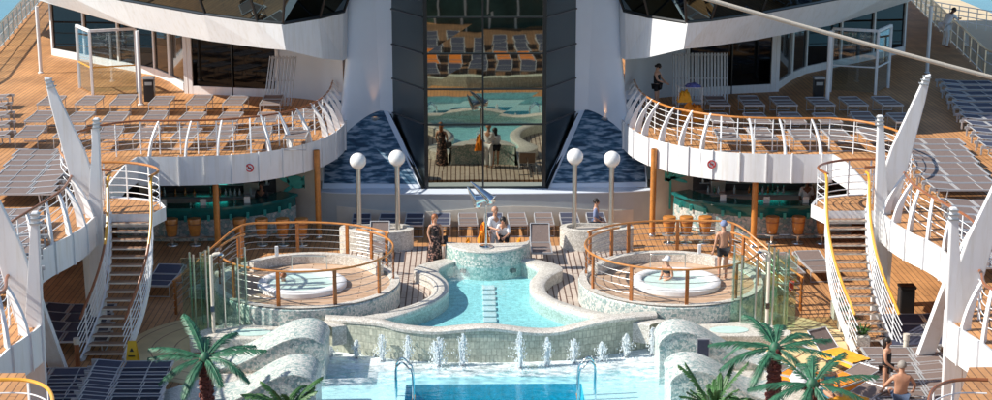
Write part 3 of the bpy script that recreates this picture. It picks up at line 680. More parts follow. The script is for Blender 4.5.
        if nth: 
            MB().add([(s*x+dx,y+dy,z) for (x,y,z) in ((11.28,38.7,2.95),(11.02,40.3,0)) for dx,dy in ((-.2,-.12),(.2,-.12),(.2,.12),(-.2,.12))],[(0,1,5,4),(1,2,6,5),(2,3,7,6),(3,0,4,7),(0,1,2,3),(4,5,6,7)]).build('slanted_leg','white',t)
            MB().ext(f2([(xb+.35,2.9),(xb+1.05,2.9),(xb+.8,0),(xb+.35,0)]),yb+.6,yb+.9).build('leg','white',t,bevel=.03)
        else:
            MB().ext(f2([(xb+.55,2.9),(xb+1.0,2.9),(xb+.95,0),(xb+.6,0)]),yb+1.6,yb+1.95).build('leg','white',t,bevel=.03)
    # ---- lower left front small railing
    fr=thing('foreground_railing',f'low curved white railing with a varnished top in the {sd} front corner','railing',(s*8.6,28.5,0),group='railings in the front corners')
    a=smooth_line([(s*10.9,30.2,0),(s*9.6,30.0,0),(s*8.75,29.7,0),(s*8.35,29.1,0),(s*8.3,28.2,0),(s*8.3,27.0,0)],5)
    zf=P(20,381,3.3)
    a=[(x,y,3.35) for x,y,z in a]
    a=[(s*abs(P(px if s<0 else 982-px,py,4.3)[0]),P(px if s<0 else 982-px,py,4.3)[1],3.25) for px,py in ((-6,380),(12,379.5),(28,380.5),(40,384),(48,389),(52,396),(53,404))]
    a=smooth_line(a,4)
    rail_bars(fr,a,(.3,.55,.8),'rail',.014,[8,16,22],'rail',.05,1.05,'yellow' if s<0 else 'teakdark',.034)
    struct('corner_platform',MB().prism([(s*12,26),(s*12,31),(s*9.3,31),(a[8][0],a[8][1]+.15),(a[-1][0]-s*.1,a[-1][1]),(a[-1][0]-s*.1,26)][::s],3.0,3.25),'deck')
M_=None
# ================================================================== DECKHOUSE, TOWER, CENTRE BAY
# upper window walls (both sides)
wl=[(-18.8,73.0),(-13.3,67.4),(-12.4,65.8),(-11.25,63.1),(-7.75,62.2)]
for s in(-1,1):
    sd=SIDE[s]; f=lambda l:[(-s*x,y) for x,y in l]
    t=thing('deckhouse_wall',f'dark glazed deckhouse wall with white frames behind the {sd} sun deck','glass wall',(s*11.25,63.1,ZU),group='glazed deckhouse walls')
    a=f(wl)
    MB().loft([(x,y,ZU+.02) for x,y in a],[(x,y,6.3) for x,y in a]).build('window_glass','wallglass',t)
    b=offset(a,.08*s)
    MB().prism(a+b[::-1],ZU,ZU+.3).build('sill','white',t)
    for k,(p,q_) in enumerate(zip(a,a[1:])):
        n=3 if k==0 else 2 if k==3 else 1
        d=Vector(q_)-Vector(p)
        for j in range(n+1):
            c=Vector(p)+d*(j/n); wide=.34 if (k==3 and j==0) or (k==2 and j==0) else .12
            if k==3 and j==1: wide=.05
            MB().box((c.x,c.y,4.7),(wide,.16,3.1),rz=math.atan2(d.y,d.x)).build('window_frame','white' if wide>.06 else 'dark',t)
    # roof band
    top=[(-24.5,78.5,7.02),(-17.9,67.6,7.02),(-13.2,60.9,7.0),(-9.6,56.9,6.98),(-7.6,55.2,6.96),(-6.72,54.75,6.95),(-5.6,55.9,7.0),(-4.85,57.0,7.07),(-4.7,58.4,7.1)]
    bot=[(-24.3,79.0,5.98),(-17.5,68.3,5.98),(-12.9,61.2,6.0),(-9.5,57.4,6.02),(-7.5,55.55,6.05),(-6.62,54.85,6.08),(-5.5,55.95,5.62),(-4.9,57.1,5.38),(-4.7,58.4,5.3)]
    inn=[(-24.3,79.9,5.9),(-17.6,69.3,5.9),(-13.2,62.0,5.92),(-9.8,58.2,5.94),(-7.7,56.4,5.95),(-6.5,55.9,5.96),(-5.6,57.0,5.8),(-5.2,57.9,5.6),(-5.0,58.8,5.5)]
    g=lambda l:[(-s*x,y,z) for x,y,z in l]
    t=thing('roof_band',f'broad white roof band turning a corner above the {sd} sun deck','roof',(s*6.7,54.8,6),group='white roof bands')
    md=[tuple((p[i]*.5+q_[i]*.5) for i in range(3)) for p,q_ in zip(top,bot)]
    MB().slab([g(top),g(bot)]).build('band_face','white',t)
    MB().slab([g(bot),g(inn)]).build('soffit_lip','soffit',t)
    MB().add(g([inn[0],inn[1],inn[2],inn[3],inn[4],inn[5],inn[7],(-5,66,5.9),(-24,90,5.9)]),[tuple(range(9))]).build('soffit','soffit',t)
    # tilted windows above the band
    tw=thing('upper_lounge_windows',f'outward leaning dark lounge windows above the {sd} roof band','windows',(s*6.7,54.8,7),group='leaning lounge windows')
    cen=Vector((-14,66)); base=[(x*.995,y+.10,z) for x,y,z in top]; 
    up=[]
    for i,(x,y,z) in enumerate(base):
        a_=Vector(base[max(0,i-1)][:2]); b_=Vector(base[min(len(base)-1,i+1)][:2]); d=(b_-a_).normalized(); nn=Vector((d.y,-d.x))
        up.append((x+nn.x*1.25,y+nn.y*1.25,z+3.2))
    cut=len(base)-1
    MB().slab([g(base[:cut]),g(up[:cut])]).build('window_glass','darkglass',tw)
    for i in range(1,cut):
        MB().tube([g([base[i]])[0],g([up[i]])[0]],.05,6).build('mullion','dark',tw)
    MB().tube([(x,y,z+.02) for x,y,z in g(base[:cut+0])],.07,8).build('lower_frame','dark',tw,smooth=True)
    # corner infill between windows and tower
    MB().slab([g([top[-2],top[-1]]),g([(-4.65,57.0,10.5),(-4.6,58.4,10.5)])]).build('corner_post','tower',tw)
    # roof above
    pr=[(-s*x,y) for x,y,z in up]+[(0,60),(0,100),(s*24.5,100)] if False else None
    poly=[(-s*x,y) for x,y,z in up]+[(-s*-3.4,62),(-s*-3.4,96),(-s*-24.5,96)]
    MB().prism(poly if s<0 else poly[::-1],10.2,10.7).build('roof_slab','white',tw)
    # inner side wall between window wall and tower (white)
    wi=thing('tower_wing',f'smooth white wall joining the {sd} window wall to the central tower','wall',(s*6,61,0),group='white walls flanking the tower')
    cv=smooth_line([(-7.75,62.2),(-6.9,61.9),(-6.1,61.2),(-5.5,60.0),(-5.15,58.8),(-4.98,58.0)],4)
    MB().loft([(-s*x,y,.0) for x,y in cv],[(-s*x,y,6.6) for x,y in cv]).build('wall_face','tower',wi,smooth=True)
    # tower
    tt=thing('tower_column',f'tall smooth white tower column on the {sd} of the central glass bay','tower',(s*4.2,57.5,1.2),group='white tower columns')
    def plan(k): # the outer edge swings forward and outward towards the foot
        return smooth_line([(-4.75-.45*k,59.4),(-4.70-.52*k,58.3-.9*k),(-4.62-.42*k,57.95-.95*k),(-4.35-.25*k,57.8-.5*k),(-3.95-.1*k,57.8-.15*k),(-3.55,57.84),(-3.27,57.95)],4)
    rows=[]
    for z,k in ((1.0,1.15),(2.3,1.0),(3.2,.8),(4.2,.55),(5.5,.3),(7.5,.1),(11,0),(13.5,0)):
        rows.append([(-s*x,y,z) for x,y in plan(k)])
    MB().slab(rows).build('column_face','tower',tt,smooth=True)
    # small uplighter at the foot
    X=Q(375 if s<0 else 605,119,57.6)
    u=thing('uplighter',f'small round metal uplighter at the foot of the {sd} tower column','light',(X[0],57.62,X[1]),group='uplighters at the tower feet')
    MB().lathe([(.05,-.1),(.13,-.05),(.16,.03),(.10,.08)],(X[0],57.62,X[1]),16).build('housing','steel',u,smooth=True)
    MB().lathe([(0,.07),(.09,.07)],(X[0],57.62,X[1]),16).build('lens','lampglow',u)
    ld=bpy.data.lights.new('uplight','SPOT'); ld.energy=26; ld.spot_size=R(34); ld.spot_blend=.9; ld.color=(1,.45,.15); ld.shadow_soft_size=.05
    lo=bpy.data.objects.new('uplight',ld); COL.objects.link(lo); lo.location=(X[0],57.55,X[1]+.14)
    lo.rotation_euler=Vector((0,.085,1)).to_track_quat('-Z','Y').to_euler()
    # apron with wave mosaic
    ap=thing('wave_apron',f'sloping apron with dark blue wave mosaic beside the {sd} foot of the glass bay','apron',(s*3.8,55.6,1.2),group='wave mosaic aprons')
    def A(x,t): return (-s*x,55.62+2.9*t,1.17+3.05*t)
    z0=[(-5.6,0),(-2.0,0),(-3.75,.95),(-5.6,.95)]
    MB().add([A(*p) for p in z0],[(0,1,2,3)]).build('apron_face','tower',ap)
    n=(0,-.012,.012)
    z1=[(-5.55,.05),(-2.32,.04),(-3.68,.82),(-4.4,.86),(-5.55,.86)]
    MB().add([tuple(a+b for a,b in zip(A(*p),n)) for p in z1],[tuple(range(5))]).build('wave_mosaic','waves',ap)
# centre bay
tb=thing('glass_bay','tall projecting glass bay with black frames mirroring the pool deck','glass bay',(0,55.6,1.2))
tilt=math.tan(R(.95)); YB=55.6; ZT=13.5
fy=lambda z:YB-(z-1.2)*tilt
GX0,GX1=-2.0,2.02; GM=Q(483,100,55.5)[0]
zs=[Q(483,y,55.55)[1] for y in (189,124.5,89,53.5,17,-22,-60,-100)]
rp=random.Random(4)
for a,b in ((GX0,GM),(GM,GX1)):
    for z0,z1 in zip(zs,zs[1:]):
        j1,j2=rp.uniform(-.0025,.0025),rp.uniform(-.002,.002)
        MB().add([(a,fy(z0)+j1,z0),(b,fy(z0)-j1,z0),(b,fy(z1)+j2,z1),(a,fy(z1)-j2,z1)],[(0,1,2,3)]).build('window_pane','mirror',tb)
for x,w_ in ((GX0,.13),(GM,.06),(GX1,.13)):
    MB().add([(x+dx,fy(z)+dy,z) for z in (zs[0]-.08,ZT) for dx,dy in ((-w_/2,-.06),(w_/2,-.06),(w_/2,.06),(-w_/2,.06))],[(0,1,5,4),(1,2,6,5),(2,3,7,6),(3,0,4,7)]).build('mullion','dark',tb)
for i,z in enumerate(zs): MB().box(((GX0+GX1)/2,fy(z)-.005,z),(GX1-GX0,.10,.05 if i else .14)).build('transom','dark',tb)
for s in(-1,1):
    xo,xi=s*3.27,s*2.07
    zz=[.9]+[z for z in zs[1:]]
    for z0,z1 in zip(zz,zz[1:]):
        MB().add([(xi,fy(z0)+.05,z0),(xo,57.9,z0),(xo,57.9,z1),(xi,fy(z1)+.05,z1)],[(0,1,2,3)]).build('side_pane','sideglass',tb)
    for z in zz[1:]: MB().tube([(xi,fy(z)+.02,z),(xo,57.88,z)],.035,6).build('side_transom','dark',tb)
    MB().add([(s*2.04,55.56,1.16),(s*2.16,55.50,1.16),(s*3.42,57.9,3.36),(s*3.28,57.72,3.36)],[(0,1,2,3)]).build('foot_frame','dark',tb,solid=.04)
# block behind the bay so the tower has a body
MB().box((0,62,7),(9.2,8.4,13)).build('tower_core','tower',tb)
# centre wall below the bay with ledge
cwl=smooth_line([(-6.9,56.9),(-6.2,55.7),(-5.4,55.15),(-3.6,54.92),(0,54.82),(3.6,54.92),(5.4,55.15),(6.2,55.7),(6.9,56.9)],4)
t=thing('ledge_wall','long grey wall with a pale ledge under the glass bay behind the lounger row','wall',(0,54.8,0))
MB().prism(cwl+[(5.6,57),(5.4,55.75),(-5.4,55.75),(-5.6,57)],0,1.13).build('wall_face','concwall',t)
MB().prism([(x,y-.03) for x,y in cwl[5:-5]]+[(5.2,55.62),(-5.2,55.62)],1.132,1.165).build('ledge','tower',t)
for k,(y,z) in enumerate(((55.16,1.22),(55.34,1.28))):
    pass
wr_=thing('wall_relief','wave shaped darker relief panel running along the grey wall under the bay','relief',(0,54.8,.5))
rl=[(x,y-.012) for x,y in cwl if abs(x)<5.2]
wz=lambda x:.62+.10*math.sin(x*.9+.6)
MB().slab([[(x,y,.02) for x,y in rl],[(x,y,wz(x)) for x,y in rl]]).build('relief_face','panel',wr_,solid=.02)
# ================================================================== BARS UNDER THE BALCONIES
for s in(-1,1):
    sd=SIDE[s]; g=lambda l:[(s*x,y) for x,y in l]
    t=thing('bar_room',f'dark recessed bar back wall with shelves under the {sd} balcony','bar wall',(s*8.5,55.9,0),group='bar back walls')
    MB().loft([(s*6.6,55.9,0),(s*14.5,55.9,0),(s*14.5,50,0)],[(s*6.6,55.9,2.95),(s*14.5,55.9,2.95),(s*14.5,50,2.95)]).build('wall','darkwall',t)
    MB().box((s*9.7,55.35,.5),(4.8,.55,1.0)).build('back_counter','panel',t)
    MB().box((s*9.7,55.3,1.03),(4.9,.66,.05)).build('counter_top','greysteel',t)
    for z in (1.32,1.62,1.92): MB().box((s*9.7,55.7,z),(4.6,.28,.03)).build('shelf','greysteel',t)
    rn=random.Random(5+s)
    MB().box((s*(9.45 if s<0 else 9.9),55.86,1.55),(1.1,.03,.34)).build('lit_back_panel','neon',t)
    MB().box((s*8.0,55.5,1.25),(.5,.3,.4)).build('steel_cabinet','steel',t,bevel=.02); MB().box((s*11.5,55.5,1.22),(.6,.3,.35)).build('steel_cabinet','steel',t,bevel=.02)
    for i in range(26):
        x=s*(7.5+i*.17+rn.uniform(-.03,.03)); z=rn.choice((1.335,1.055,1.055,1.635)); h=rn.uniform(.22,.29); y=55.65 if z>1.2 else 55.2
        bo=MB().lathe([(.038,0),(.040,h*.6),(.014,h*.75),(.014,h)],(x,y,z),8,cap=True)
        tag(bo.build('bottle',rn.choice(('bottle1','bottle2','bottle3','bottle3')),smooth=True),f'small bottle standing on the back bar on the {sd}','bottle',f'bottles on the back bar, {sd}')
    # side wall with decoration
    pw=thing('side_wall',f'pale beige wall at the inner end of the {sd} bar','wall',(s*6.4,55.5,0),group='beige walls at the bar ends')
    pp=g([(5.75,55.25),(6.35,55.5),(6.9,55.75),(7.2,55.9)])
    MB().loft([(x,y,0) for x,y in pp],[(x,y,2.95) for x,y in pp]).build('wall_face','panel',pw)
    # counter
    c0=smooth_line([(6.35,54.9),(6.7,54.2),(7.4,53.5),(8.4,53.05),(9.6,52.85),(10.9,52.9),(12.2,53.2)],5)
    c1=smooth_line([(7.0,55.3),(7.3,54.8),(7.9,54.2),(8.7,53.8),(9.7,53.6),(10.8,53.6),(12.0,53.85)],5)
    ct=thing('bar_counter',f'curved bar with a glossy teal top and mosaic front under the {sd} balcony','bar counter',(s*9,53.2,0),group='curved teal bar counters')
    MB().prism(g(c0)+g(c1)[::-1],1.08,1.17).build('counter_top','teal',ct,bevel=.02)
    ci=[(x+.10*(1 if x<8 else 0),y+.22) for x,y in c0]
    MB().slab([[(s*x,y,0) for x,y in ci],[(s*x,y,.72) for x,y in ci]]).build('mosaic_front','barpanel',ct,smooth=True)
    MB().slab([[(s*x,y-.01,.72) for x,y in ci],[(s*x,y-.12,.95) for x,y in ci],[(s*x,y-.14,1.07) for x,y in ci]]).build('teal_apron','teal',ct,smooth=True)
    MB().tube([(s*x,y-.35,.22) for x,y in ci[3:]],.025,7).build('foot_rail','steel',ct,smooth=True)
    for k in range(3,len(ci),3):
        MB().box((s*ci[k][0],ci[k][1]-.13,.80),(.09,.05,.20)).build('bracket','tealpaint',ct)
    # things on the counter
    for i,x in enumerate((7.9,9.3,10.6)):
        j=min(range(len(c0)),key=lambda k:abs(c0[k][0]-x)); y=(c0[j][1]+c1[j][1])/2
        cd_=tag(MB().box((s*x,y,1.17+.11),(.20,.03,.22)).build('menu_card','white'),f'white menu card standing on the {sd} bar counter, {ORD[i]} from the inner end','menu card','menu cards on the bars')
        gl=tag(MB().lathe([(.03,0),(.045,.13),(.04,.13),(.028,.01)],(s*(x+.4),y-.1,1.17),10).build('drinking_glass','pane',smooth=True),f'clear drinking glass on the {sd} bar counter, {ORD[i]} from the inner end','glass','glasses on the bars')
    # under-balcony lamps
    X=Q(278 if s<0 else 697,174,53.3)
    tag(MB().box((s*6.9,53.2,2.42),(.30,.2,.16)).build('lamp_box','white',bevel=.02),f'small white lamp box hanging under the {sd} balcony edge','lamp','lamp boxes under the balconies')
# turtle and palm reliefs on the side walls
Z=Q(297,181,55.6)
tu=thing('turtle_relief','teal turtle relief on the beige wall left of the centre','wall decoration',(Z[0],55.5,Z[1]))
MB().lathe([(0,-.03),(.26,-.03),(.2,.05),(0,.09)],(0,0,0),20,1.2,.8)
sh=MB()
def disc(m,x,z,rx,rz,rot,y=55.42):
    v=[(x+rx*math.cos(a)*math.cos(rot)-rz*math.sin(a)*math.sin(rot),y,z+rx*math.cos(a)*math.sin(rot)+rz*math.sin(a)*math.cos(rot)) for a in [2*PI*i/16 for i in range(16)]]
    v+= [(a,y+.05,c) for a,b,c in v]
    m.add(v,[tuple(range(16))]+[(i,(i+1)%16,(i+1)%16+16,i+16) for i in range(16)])
disc(sh,Z[0],Z[1],.34,.22,R(-15)); sh.build('shell','tealpaint',tu)
for dx,dz,rx,rz,ro in ((-.42,.10,.22,.08,150),(.36,.20,.24,.08,35),(-.30,-.25,.20,.07,215),(.36,-.2,.2,.07,-30),(.5,-.02,.12,.09,0)):
    m=MB(); disc(m,Z[0]+dx,Z[1]+dz,rx,rz,R(ro)); m.build('flipper','tealpaint',tu)
Z=Q(670,181,55.6)
tu=thing('palm_relief','teal palm tree relief on the beige wall right of the centre','wall decoration',(Z[0],55.5,Z[1]))
for k in range(7):
    a=R(-20+k*36.6); m=MB(); disc(m,Z[0]+.30*math.cos(a),Z[1]+.15+.18*math.sin(a),.32,.06,a*.9); m.build('leaf','tealpaint',tu)
MB().box((Z[0],55.45,Z[1]-.45),(.07,.05,1.0)).build('trunk','tealpaint',tu)
# ================================================================== SUN LOUNGERS
def make_lounger(back=12,sling='slingL',W=.78,towel=None):
    t=thing('sun_lounger','x','sun lounger')
    h=.37; L0=-.95; J=.28; b=R(back); Lb=.67
    ey,ez=J+Lb*math.cos(b),h+Lb*math.sin(b)
    m=MB()
    for s in(-1,1): m.box((s*W/2,(L0+.95)/2,h),(.040,1.90,.045))
    m.box((0,L0,h),(W+.04,.05,.05)); m.box((0,J-.04,h+.012),(W,.03,.03)); m.box((0,J+.03,h+.012),(W,.03,.03))
    m.box((0,-.42,h+.012),(W,.02,.028))
    m.build('frame','frame',t,local=True)
    for y,sp in ((-.80,.03),(.58,-.05)):
        MB().tube([(-W/2-.01,y,h),(-W/2-.01,y-sp,.015),(W/2+.01,y-sp,.015),(W/2+.01,y,h)],.019,6).build('leg','frame',t,local=True)
    MB().box((0,(L0+J-.05)/2,h+.004),(W-.05,J-L0-.10,.014)).build('seat',sling,t,local=True)
    MB().box((0,J+.03+Lb/2*math.cos(b),h+.008+Lb/2*math.sin(b)),(W-.05,Lb-.04,.014),rx=b).build('backrest',sling,t,local=True)
    f=MB()
    for s in(-1,1): f.tube([(s*(W/2-.012),J+.03,h+.012),(s*(W/2-.012),ey,ez+.012)],.018,6)
    f.tube([(-W/2+.012,ey,ez+.012),(W/2-.012,ey,ez+.012)],.020,6)
    if back>14: f.tube([(0,J+.4*math.cos(b),h+.4*math.sin(b)),(0,.75,h)],.012,5)
    f.build('back_frame','frame',t,local=True)
    for s in((-1,1) if W>.75 else ()):
        MB().box((s*W/2,1.02,h+.03),(.05,.17,.09)).box((s*W/2*.75,1.06,h-.10),(.04,.05,.24)).build('bracket','frame',t,local=True)
    return t
LP={}
def lounger(kind,loc,rz,label,group):
    first=kind not in LP
    if first: LP[kind]=make_lounger(*kind)
    return place(LP[kind],first,loc,rz,label,group)
# rows on the two sun decks
rn=random.Random(3)
rows={-1:[('back',[52,90,124,162,200,236,272],101),('middle',[41,80,116,155,192,230,267,305],117.5),('front',[31,70,110,147,187,222,260,297],134)],
       1:[('back',[717,751,783,820,853,887],102),('middle',[720,757,792,827,864,902],118.5),('front',[727,762,802,837,873],135)]}
for s in(-1,1):
    for nm,xs,py in rows[s]:
        for i,px in enumerate(xs):
            if px==305: pyy=py-3
            else: pyy=py
            x,y=P(px,pyy,ZU+.4); y-=.0
            if nm=='front' and s<0 and px in(31,70): x,y=P(px,pyy-1,ZU+.4)
            lg=lounger((rn.choice((0,1,2,4)),'slingL' ,.72),(x,y,ZU),rn.uniform(-.05,.05),f'taupe mesh lounger, {ORD[i]} from the left in the {nm} row of the {SIDE[s]} sun deck',f'sun loungers in rows on the {SIDE[s]} sun deck'); lg.scale=(.97,.84,1.12)
def cluster(a,b,n,z,kind,lab,grp,rz=PI/2,jit=.05,ordn='from the camera'):
    A=P(a[0],a[1],z+.4); B=P(b[0],b[1],z+.4)
    for i in range(n):
        t=i/(n-1) if n>1 else 0
        lounger(kind,(A[0]+(B[0]-A[0])*t+rn.uniform(-jit,jit),A[1]+(B[1]-A[1])*t,z),rz+rn.uniform(-.03,.03),f'{lab}, {ORD[i]} {ordn}',grp)
cluster((20,190),(47,152),8,ZU,(4,'slingL',.80),'taupe lounger in the tight block left of the left rear mast','loungers in a tight block on the left walkway',-PI/2)
cluster((-22,134),(-20,97),5,ZU,(5,'slingL',.80),'taupe lounger at the far left edge of the deck','loungers at the far left edge',-PI/2)
cluster((-12,285),(2,212),8,ZU,(4,'slingL',.80),'taupe lounger at the left frame edge by the front mast','loungers beside the left front mast',-PI/2)
cluster((963,186),(931,141),8,ZU,(4,'slingL',.80),'taupe lounger in the sunny block right of the right rear mast','loungers in the sunny block on the right walkway',PI/2)
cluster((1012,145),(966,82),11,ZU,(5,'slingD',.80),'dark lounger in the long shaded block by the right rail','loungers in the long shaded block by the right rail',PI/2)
cluster((1003,262),(985,203),8,ZU,(4,'slingL',.80),'taupe lounger by the front mast at the right frame edge','loungers beside the right front mast',PI/2)
cluster((118,402),(132,366),6,0,(5,'slingD',.82),'shade-toned lounger in the shaded block beside the left palm','loungers in the shaded block by the left palm',PI/2)
cluster((42,404),(60,373),5,0,(5,'slingD',.82),'shade-toned lounger behind the left front mast leg','loungers behind the left front mast leg',PI/2)
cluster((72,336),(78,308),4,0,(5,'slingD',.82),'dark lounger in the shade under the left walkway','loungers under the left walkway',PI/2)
cluster((918,402),(903,352),7,0,(5,'slingL',.80),'taupe lounger in the low block right of the two bathers','loungers in the low right block',-PI/2)
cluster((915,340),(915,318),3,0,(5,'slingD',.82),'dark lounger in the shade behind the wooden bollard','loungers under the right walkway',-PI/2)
for px,py,l in ((783,264,'taupe lounger left of its neighbour beside the right ramp railing'),(816,262,'taupe lounger right of its neighbour beside the right ramp railing')):
    x,y=P(px,py,.4); lounger((10,'slingL',.80),(x,y,0),.1,l,'loungers by the right ramp railing')
x,y=P(163,276,.4); lounger((10,'slingD',.80),(x,y,0),-.1,'lone dark lounger by the foot of the left ramp railing',None)
for i,px in enumerate((360,387,414,441,468,494,518,545,571,598)):
    X=Q(px,228,53.3)[0]
    lg=lounger((4,'slingL' if i in(4,6,7) else 'slingD',.68),(X,54.05,0),rn.uniform(-.03,.03),f'{"taupe" if i in(4,6,7) else "shade-toned"} lounger along the grey wall, {ORD[i]} from the left','loungers along the grey wall'); lg.scale=(.90,.74,1.15)
for px,py,l in ((379,236,'taupe lounger with raised back left of the woman in the long dress'),(541,238,'taupe lounger with raised back right of the fountain plinth')):
    x,y=P(px,py+8,.7); lounger((50,'slingL',.62),(x,y+.2,.3),0,l,'loungers on the planked terrace')
# ------------------------------------------------------------------ stacked folded loungers against the walls
for s,x0,x1,n in ((-1,268,292,8),(1,674,726,17)):
    t=thing('folded_lounger_stack',f'{"small" if s<0 else "wide"} stack of folded white loungers standing upright on the {SIDE[s]} by the deckhouse glass','lounger stack',(s*6.5,61,ZU),group='folded lounger stacks')
    for i in range(n):
        px=x0+(x1-x0)*i/(n-1); A=Q(px-(3 if s<0 else 0),101 if s<0 else 104,60.3); B=Q(px+(3 if s<0 else 0),56 if s<0 else 53,60.8)
        m=MB(); m.tube([(A[0]-.03,60.3,ZU+.02),(B[0]-.03,60.8,B[1])],.022,6); m.tube([(A[0]+.05,60.3,ZU+.02),(B[0]+.05,60.8,B[1])],.022,6)
        for k in (.05,.5,.95): m.tube([(A[0]-.03+(B[0]-A[0])*k,60.3+.5*k,ZU+.02+(B[1]-ZU)*k),(A[0]+.05+(B[0]-A[0])*k,60.3+.5*k,ZU+.02+(B[1]-ZU)*k)],.02,5)
        m.build('folded_frame','frame',t)
# ------------------------------------------------------------------ glass wind screens on posts (upper deck)
for s in(-1,1):
    mx=lambda px: px if s<0 else 968-px
    t=thing('wind_screen',f'white framed folding glass wind screen on the {SIDE[s]} sun deck','wind screen',(s*13,61.5,ZU),group='glass wind screens')
    pts=[P(mx(80),88,ZU),P(mx(93),95,ZU),P(mx(138),92,ZU)]
    H=2.45
    for i,(x,y) in enumerate(pts):
        MB().box((x,y,ZU+H/2),(.10,.10,H)).build('post','white',t,bevel=.01)
    for (a,b) in zip(pts,pts[1:]):
        d=math.atan2(b[1]-a[1],b[0]-a[0]); L=math.dist(a,b); c=((a[0]+b[0])/2,(a[1]+b[1])/2)
        MB().box((c[0],c[1],ZU+H),(L,.10,.10),rz=d).build('top_rail','white',t)
        MB().box((c[0],c[1],ZU+1.05),(L,.05,.05),rz=d).build('middle_rail','yellow' if s<0 and L>1.2 else 'white',t)
        MB().box((c[0],c[1],ZU+H/2),(L-.1,.012,H-.2),rz=d).build('glass_pane','pane',t)
    for px,lab in ((41,'outer'),(141,'inner')):
        b=P(mx(px),73 if px==41 else 105,ZU)
        c=thing('roof_post',f'{lab} slim white post holding the {SIDE[s]} roof band','post',(b[0],b[1],ZU),group='slim white roof posts')
        MB().tube([(b[0],b[1],ZU),(b[0],b[1],5.95)],.075,14).build('shaft','white',c,smooth=True); MB().lathe([(.12,0),(.12,.04),(.08,.06)],(b[0],b[1],ZU),14).build('base','white',c)
    b=P(mx(150),101,ZU)
    c=thing('litter_bin',f'tall black litter bin beside the inner {SIDE[s]} roof post','bin',(b[0],b[1],ZU),group='black litter bins')
    MB().box((b[0],b[1],ZU+.42),(.38,.34,.84)).build('body','black',c,bevel=.02); MB().box((b[0],b[1],ZU+.88),(.42,.38,.08)).build('lid','greysteel',c,bevel=.015); MB().box((b[0],b[1]-.175,ZU+.68),(.26,.015,.12)).build('opening','greysteel',c)
    # ship side rail with glass
    t=thing('ship_side_railing',f'glazed metal railing along the {SIDE[s]} ship side','railing',(s*20.6,66,ZU),group='glazed ship side railings')
    ln=[(s*20.45,45,ZU),(s*20.45,66.5,ZU),(s*21.8,76,ZU),(s*24.6,95,ZU)]
    MB().tube([(x,y,z+1.12) for x,y,z in ln],.045,8).build('handrail','teak' if s>0 else 'steel',t,smooth=True)
    for h in (.12,.62): MB().tube([(x,y,z+h) for x,y,z in ln],.022,6).build('rail_bar','rail',t)
    MB().loft([(x,y,z+.15) for x,y,z in ln],[(x,y,z+1.05) for x,y,z in ln]).build('glass_panel','pane',t)
    for a,b in zip(ln,ln[1:]):
        n=max(1,int(math.dist(a,b)/1.9))
        for k in range(n):
            q_=[a[i]+(b[i]-a[i])*k/n for i in range(3)]
            MB().box((q_[0],q_[1],ZU+.56),(.06,.10,1.12)).build('post','steel',t)
# outer ledge and white rail beyond the right side rail
struct('side_ledge',MB().prism([(20.6,40),(31.5,40),(31.5,110),(24.9,110),(24.7,95.5),(21.95,76),(20.6,66.2)],1.2,1.45),'quay')
t=thing('outer_railing','white railing of thin bars at the edge of the sunlit ledge beyond the ship side','railing',(29,90,1.45))
ln=[(27.5,80,1.45),(29.0,92,1.45),(26.8,97,1.45),(25.4,104,1.45)]
for h in (.3,.6,.9,1.15): MB().tube([(x,y,z+h) for x,y,z in ln],.03,5).build('rail_bar','rail',t)
for a,b in zip(ln,ln[1:]):
    for k in range(7): MB().tube([(a[0]+(b[0]-a[0])*k/7,a[1]+(b[1]-a[1])*k/7,1.45),(a[0]+(b[0]-a[0])*k/7,a[1]+(b[1]-a[1])*k/7,2.6)],.03,5).build('post','rail',t)
# ------------------------------------------------------------------ globe lamps and planters
for px,pt,side,j in ((358,161,-1,'outer left'),(397,158,-1,'inner left'),(575,156.5,1,'inner right'),(612,159,1,'outer right')):
    X,Z=Q(px,pt,51.1)
    t=thing('globe_lamp',f'{j} globe lamp, a white ball on a steel pole in the mosaic planter','lamp',(X,51.1,.9),group='globe lamps')
    MB().tube([(X,51.1,.8),(X,51.1,Z-.2)],.078,14).build('pole','steel',t,smooth=True)
    MB().lathe([(.13,-.26),(.13,-.20),(.10,-.19)],(X,51.1,Z),16).build('collar','steel',t)
    MB().lathe([(.001,-.25)]+[(.262*math.cos(R(a)),.262*math.sin(R(a))) for a in range(-70,90,12)]+[(.001,.262)],(X,51.1,Z),24).build('globe','globe',t,smooth=True)
for s in(-1,1):
    f=lambda l:[(s*x,y) for x,y in l]
    o=smooth_line(f([(2.45,50.7),(3.2,50.45),(4.1,50.6),(4.65,50.95),(4.5,51.5),(3.7,51.55),(2.75,51.6),(2.35,51.2)]),5,closed=True)
    if s<0: o=o[::-1]
    t=thing('mosaic_planter',f'kidney shaped mosaic planter holding the {SIDE[s]} globe lamps','planter',(s*3.4,51,.3),group='mosaic planters under the globe lamps')
    MB().loft([(x,y,.0) for x,y in o],[(x,y,.95) for x,y in o],closed=True).build('planter_wall','moscap',t,smooth=True)
    cx,cy=s*3.45,51.05; i2=[((x-cx)*.82+cx,(y-cy)*.7+cy) for x,y in o]
    MB().slab([[(x,y,.95) for x,y in o+o[:1]],[(x,y,.97) for x,y in i2+i2[:1]],[(x,y,.86) for x,y in i2+i2[:1]]]).build('rim','moscap',t)
    MB().sheet(i2,.87).build('fill','pot',t)
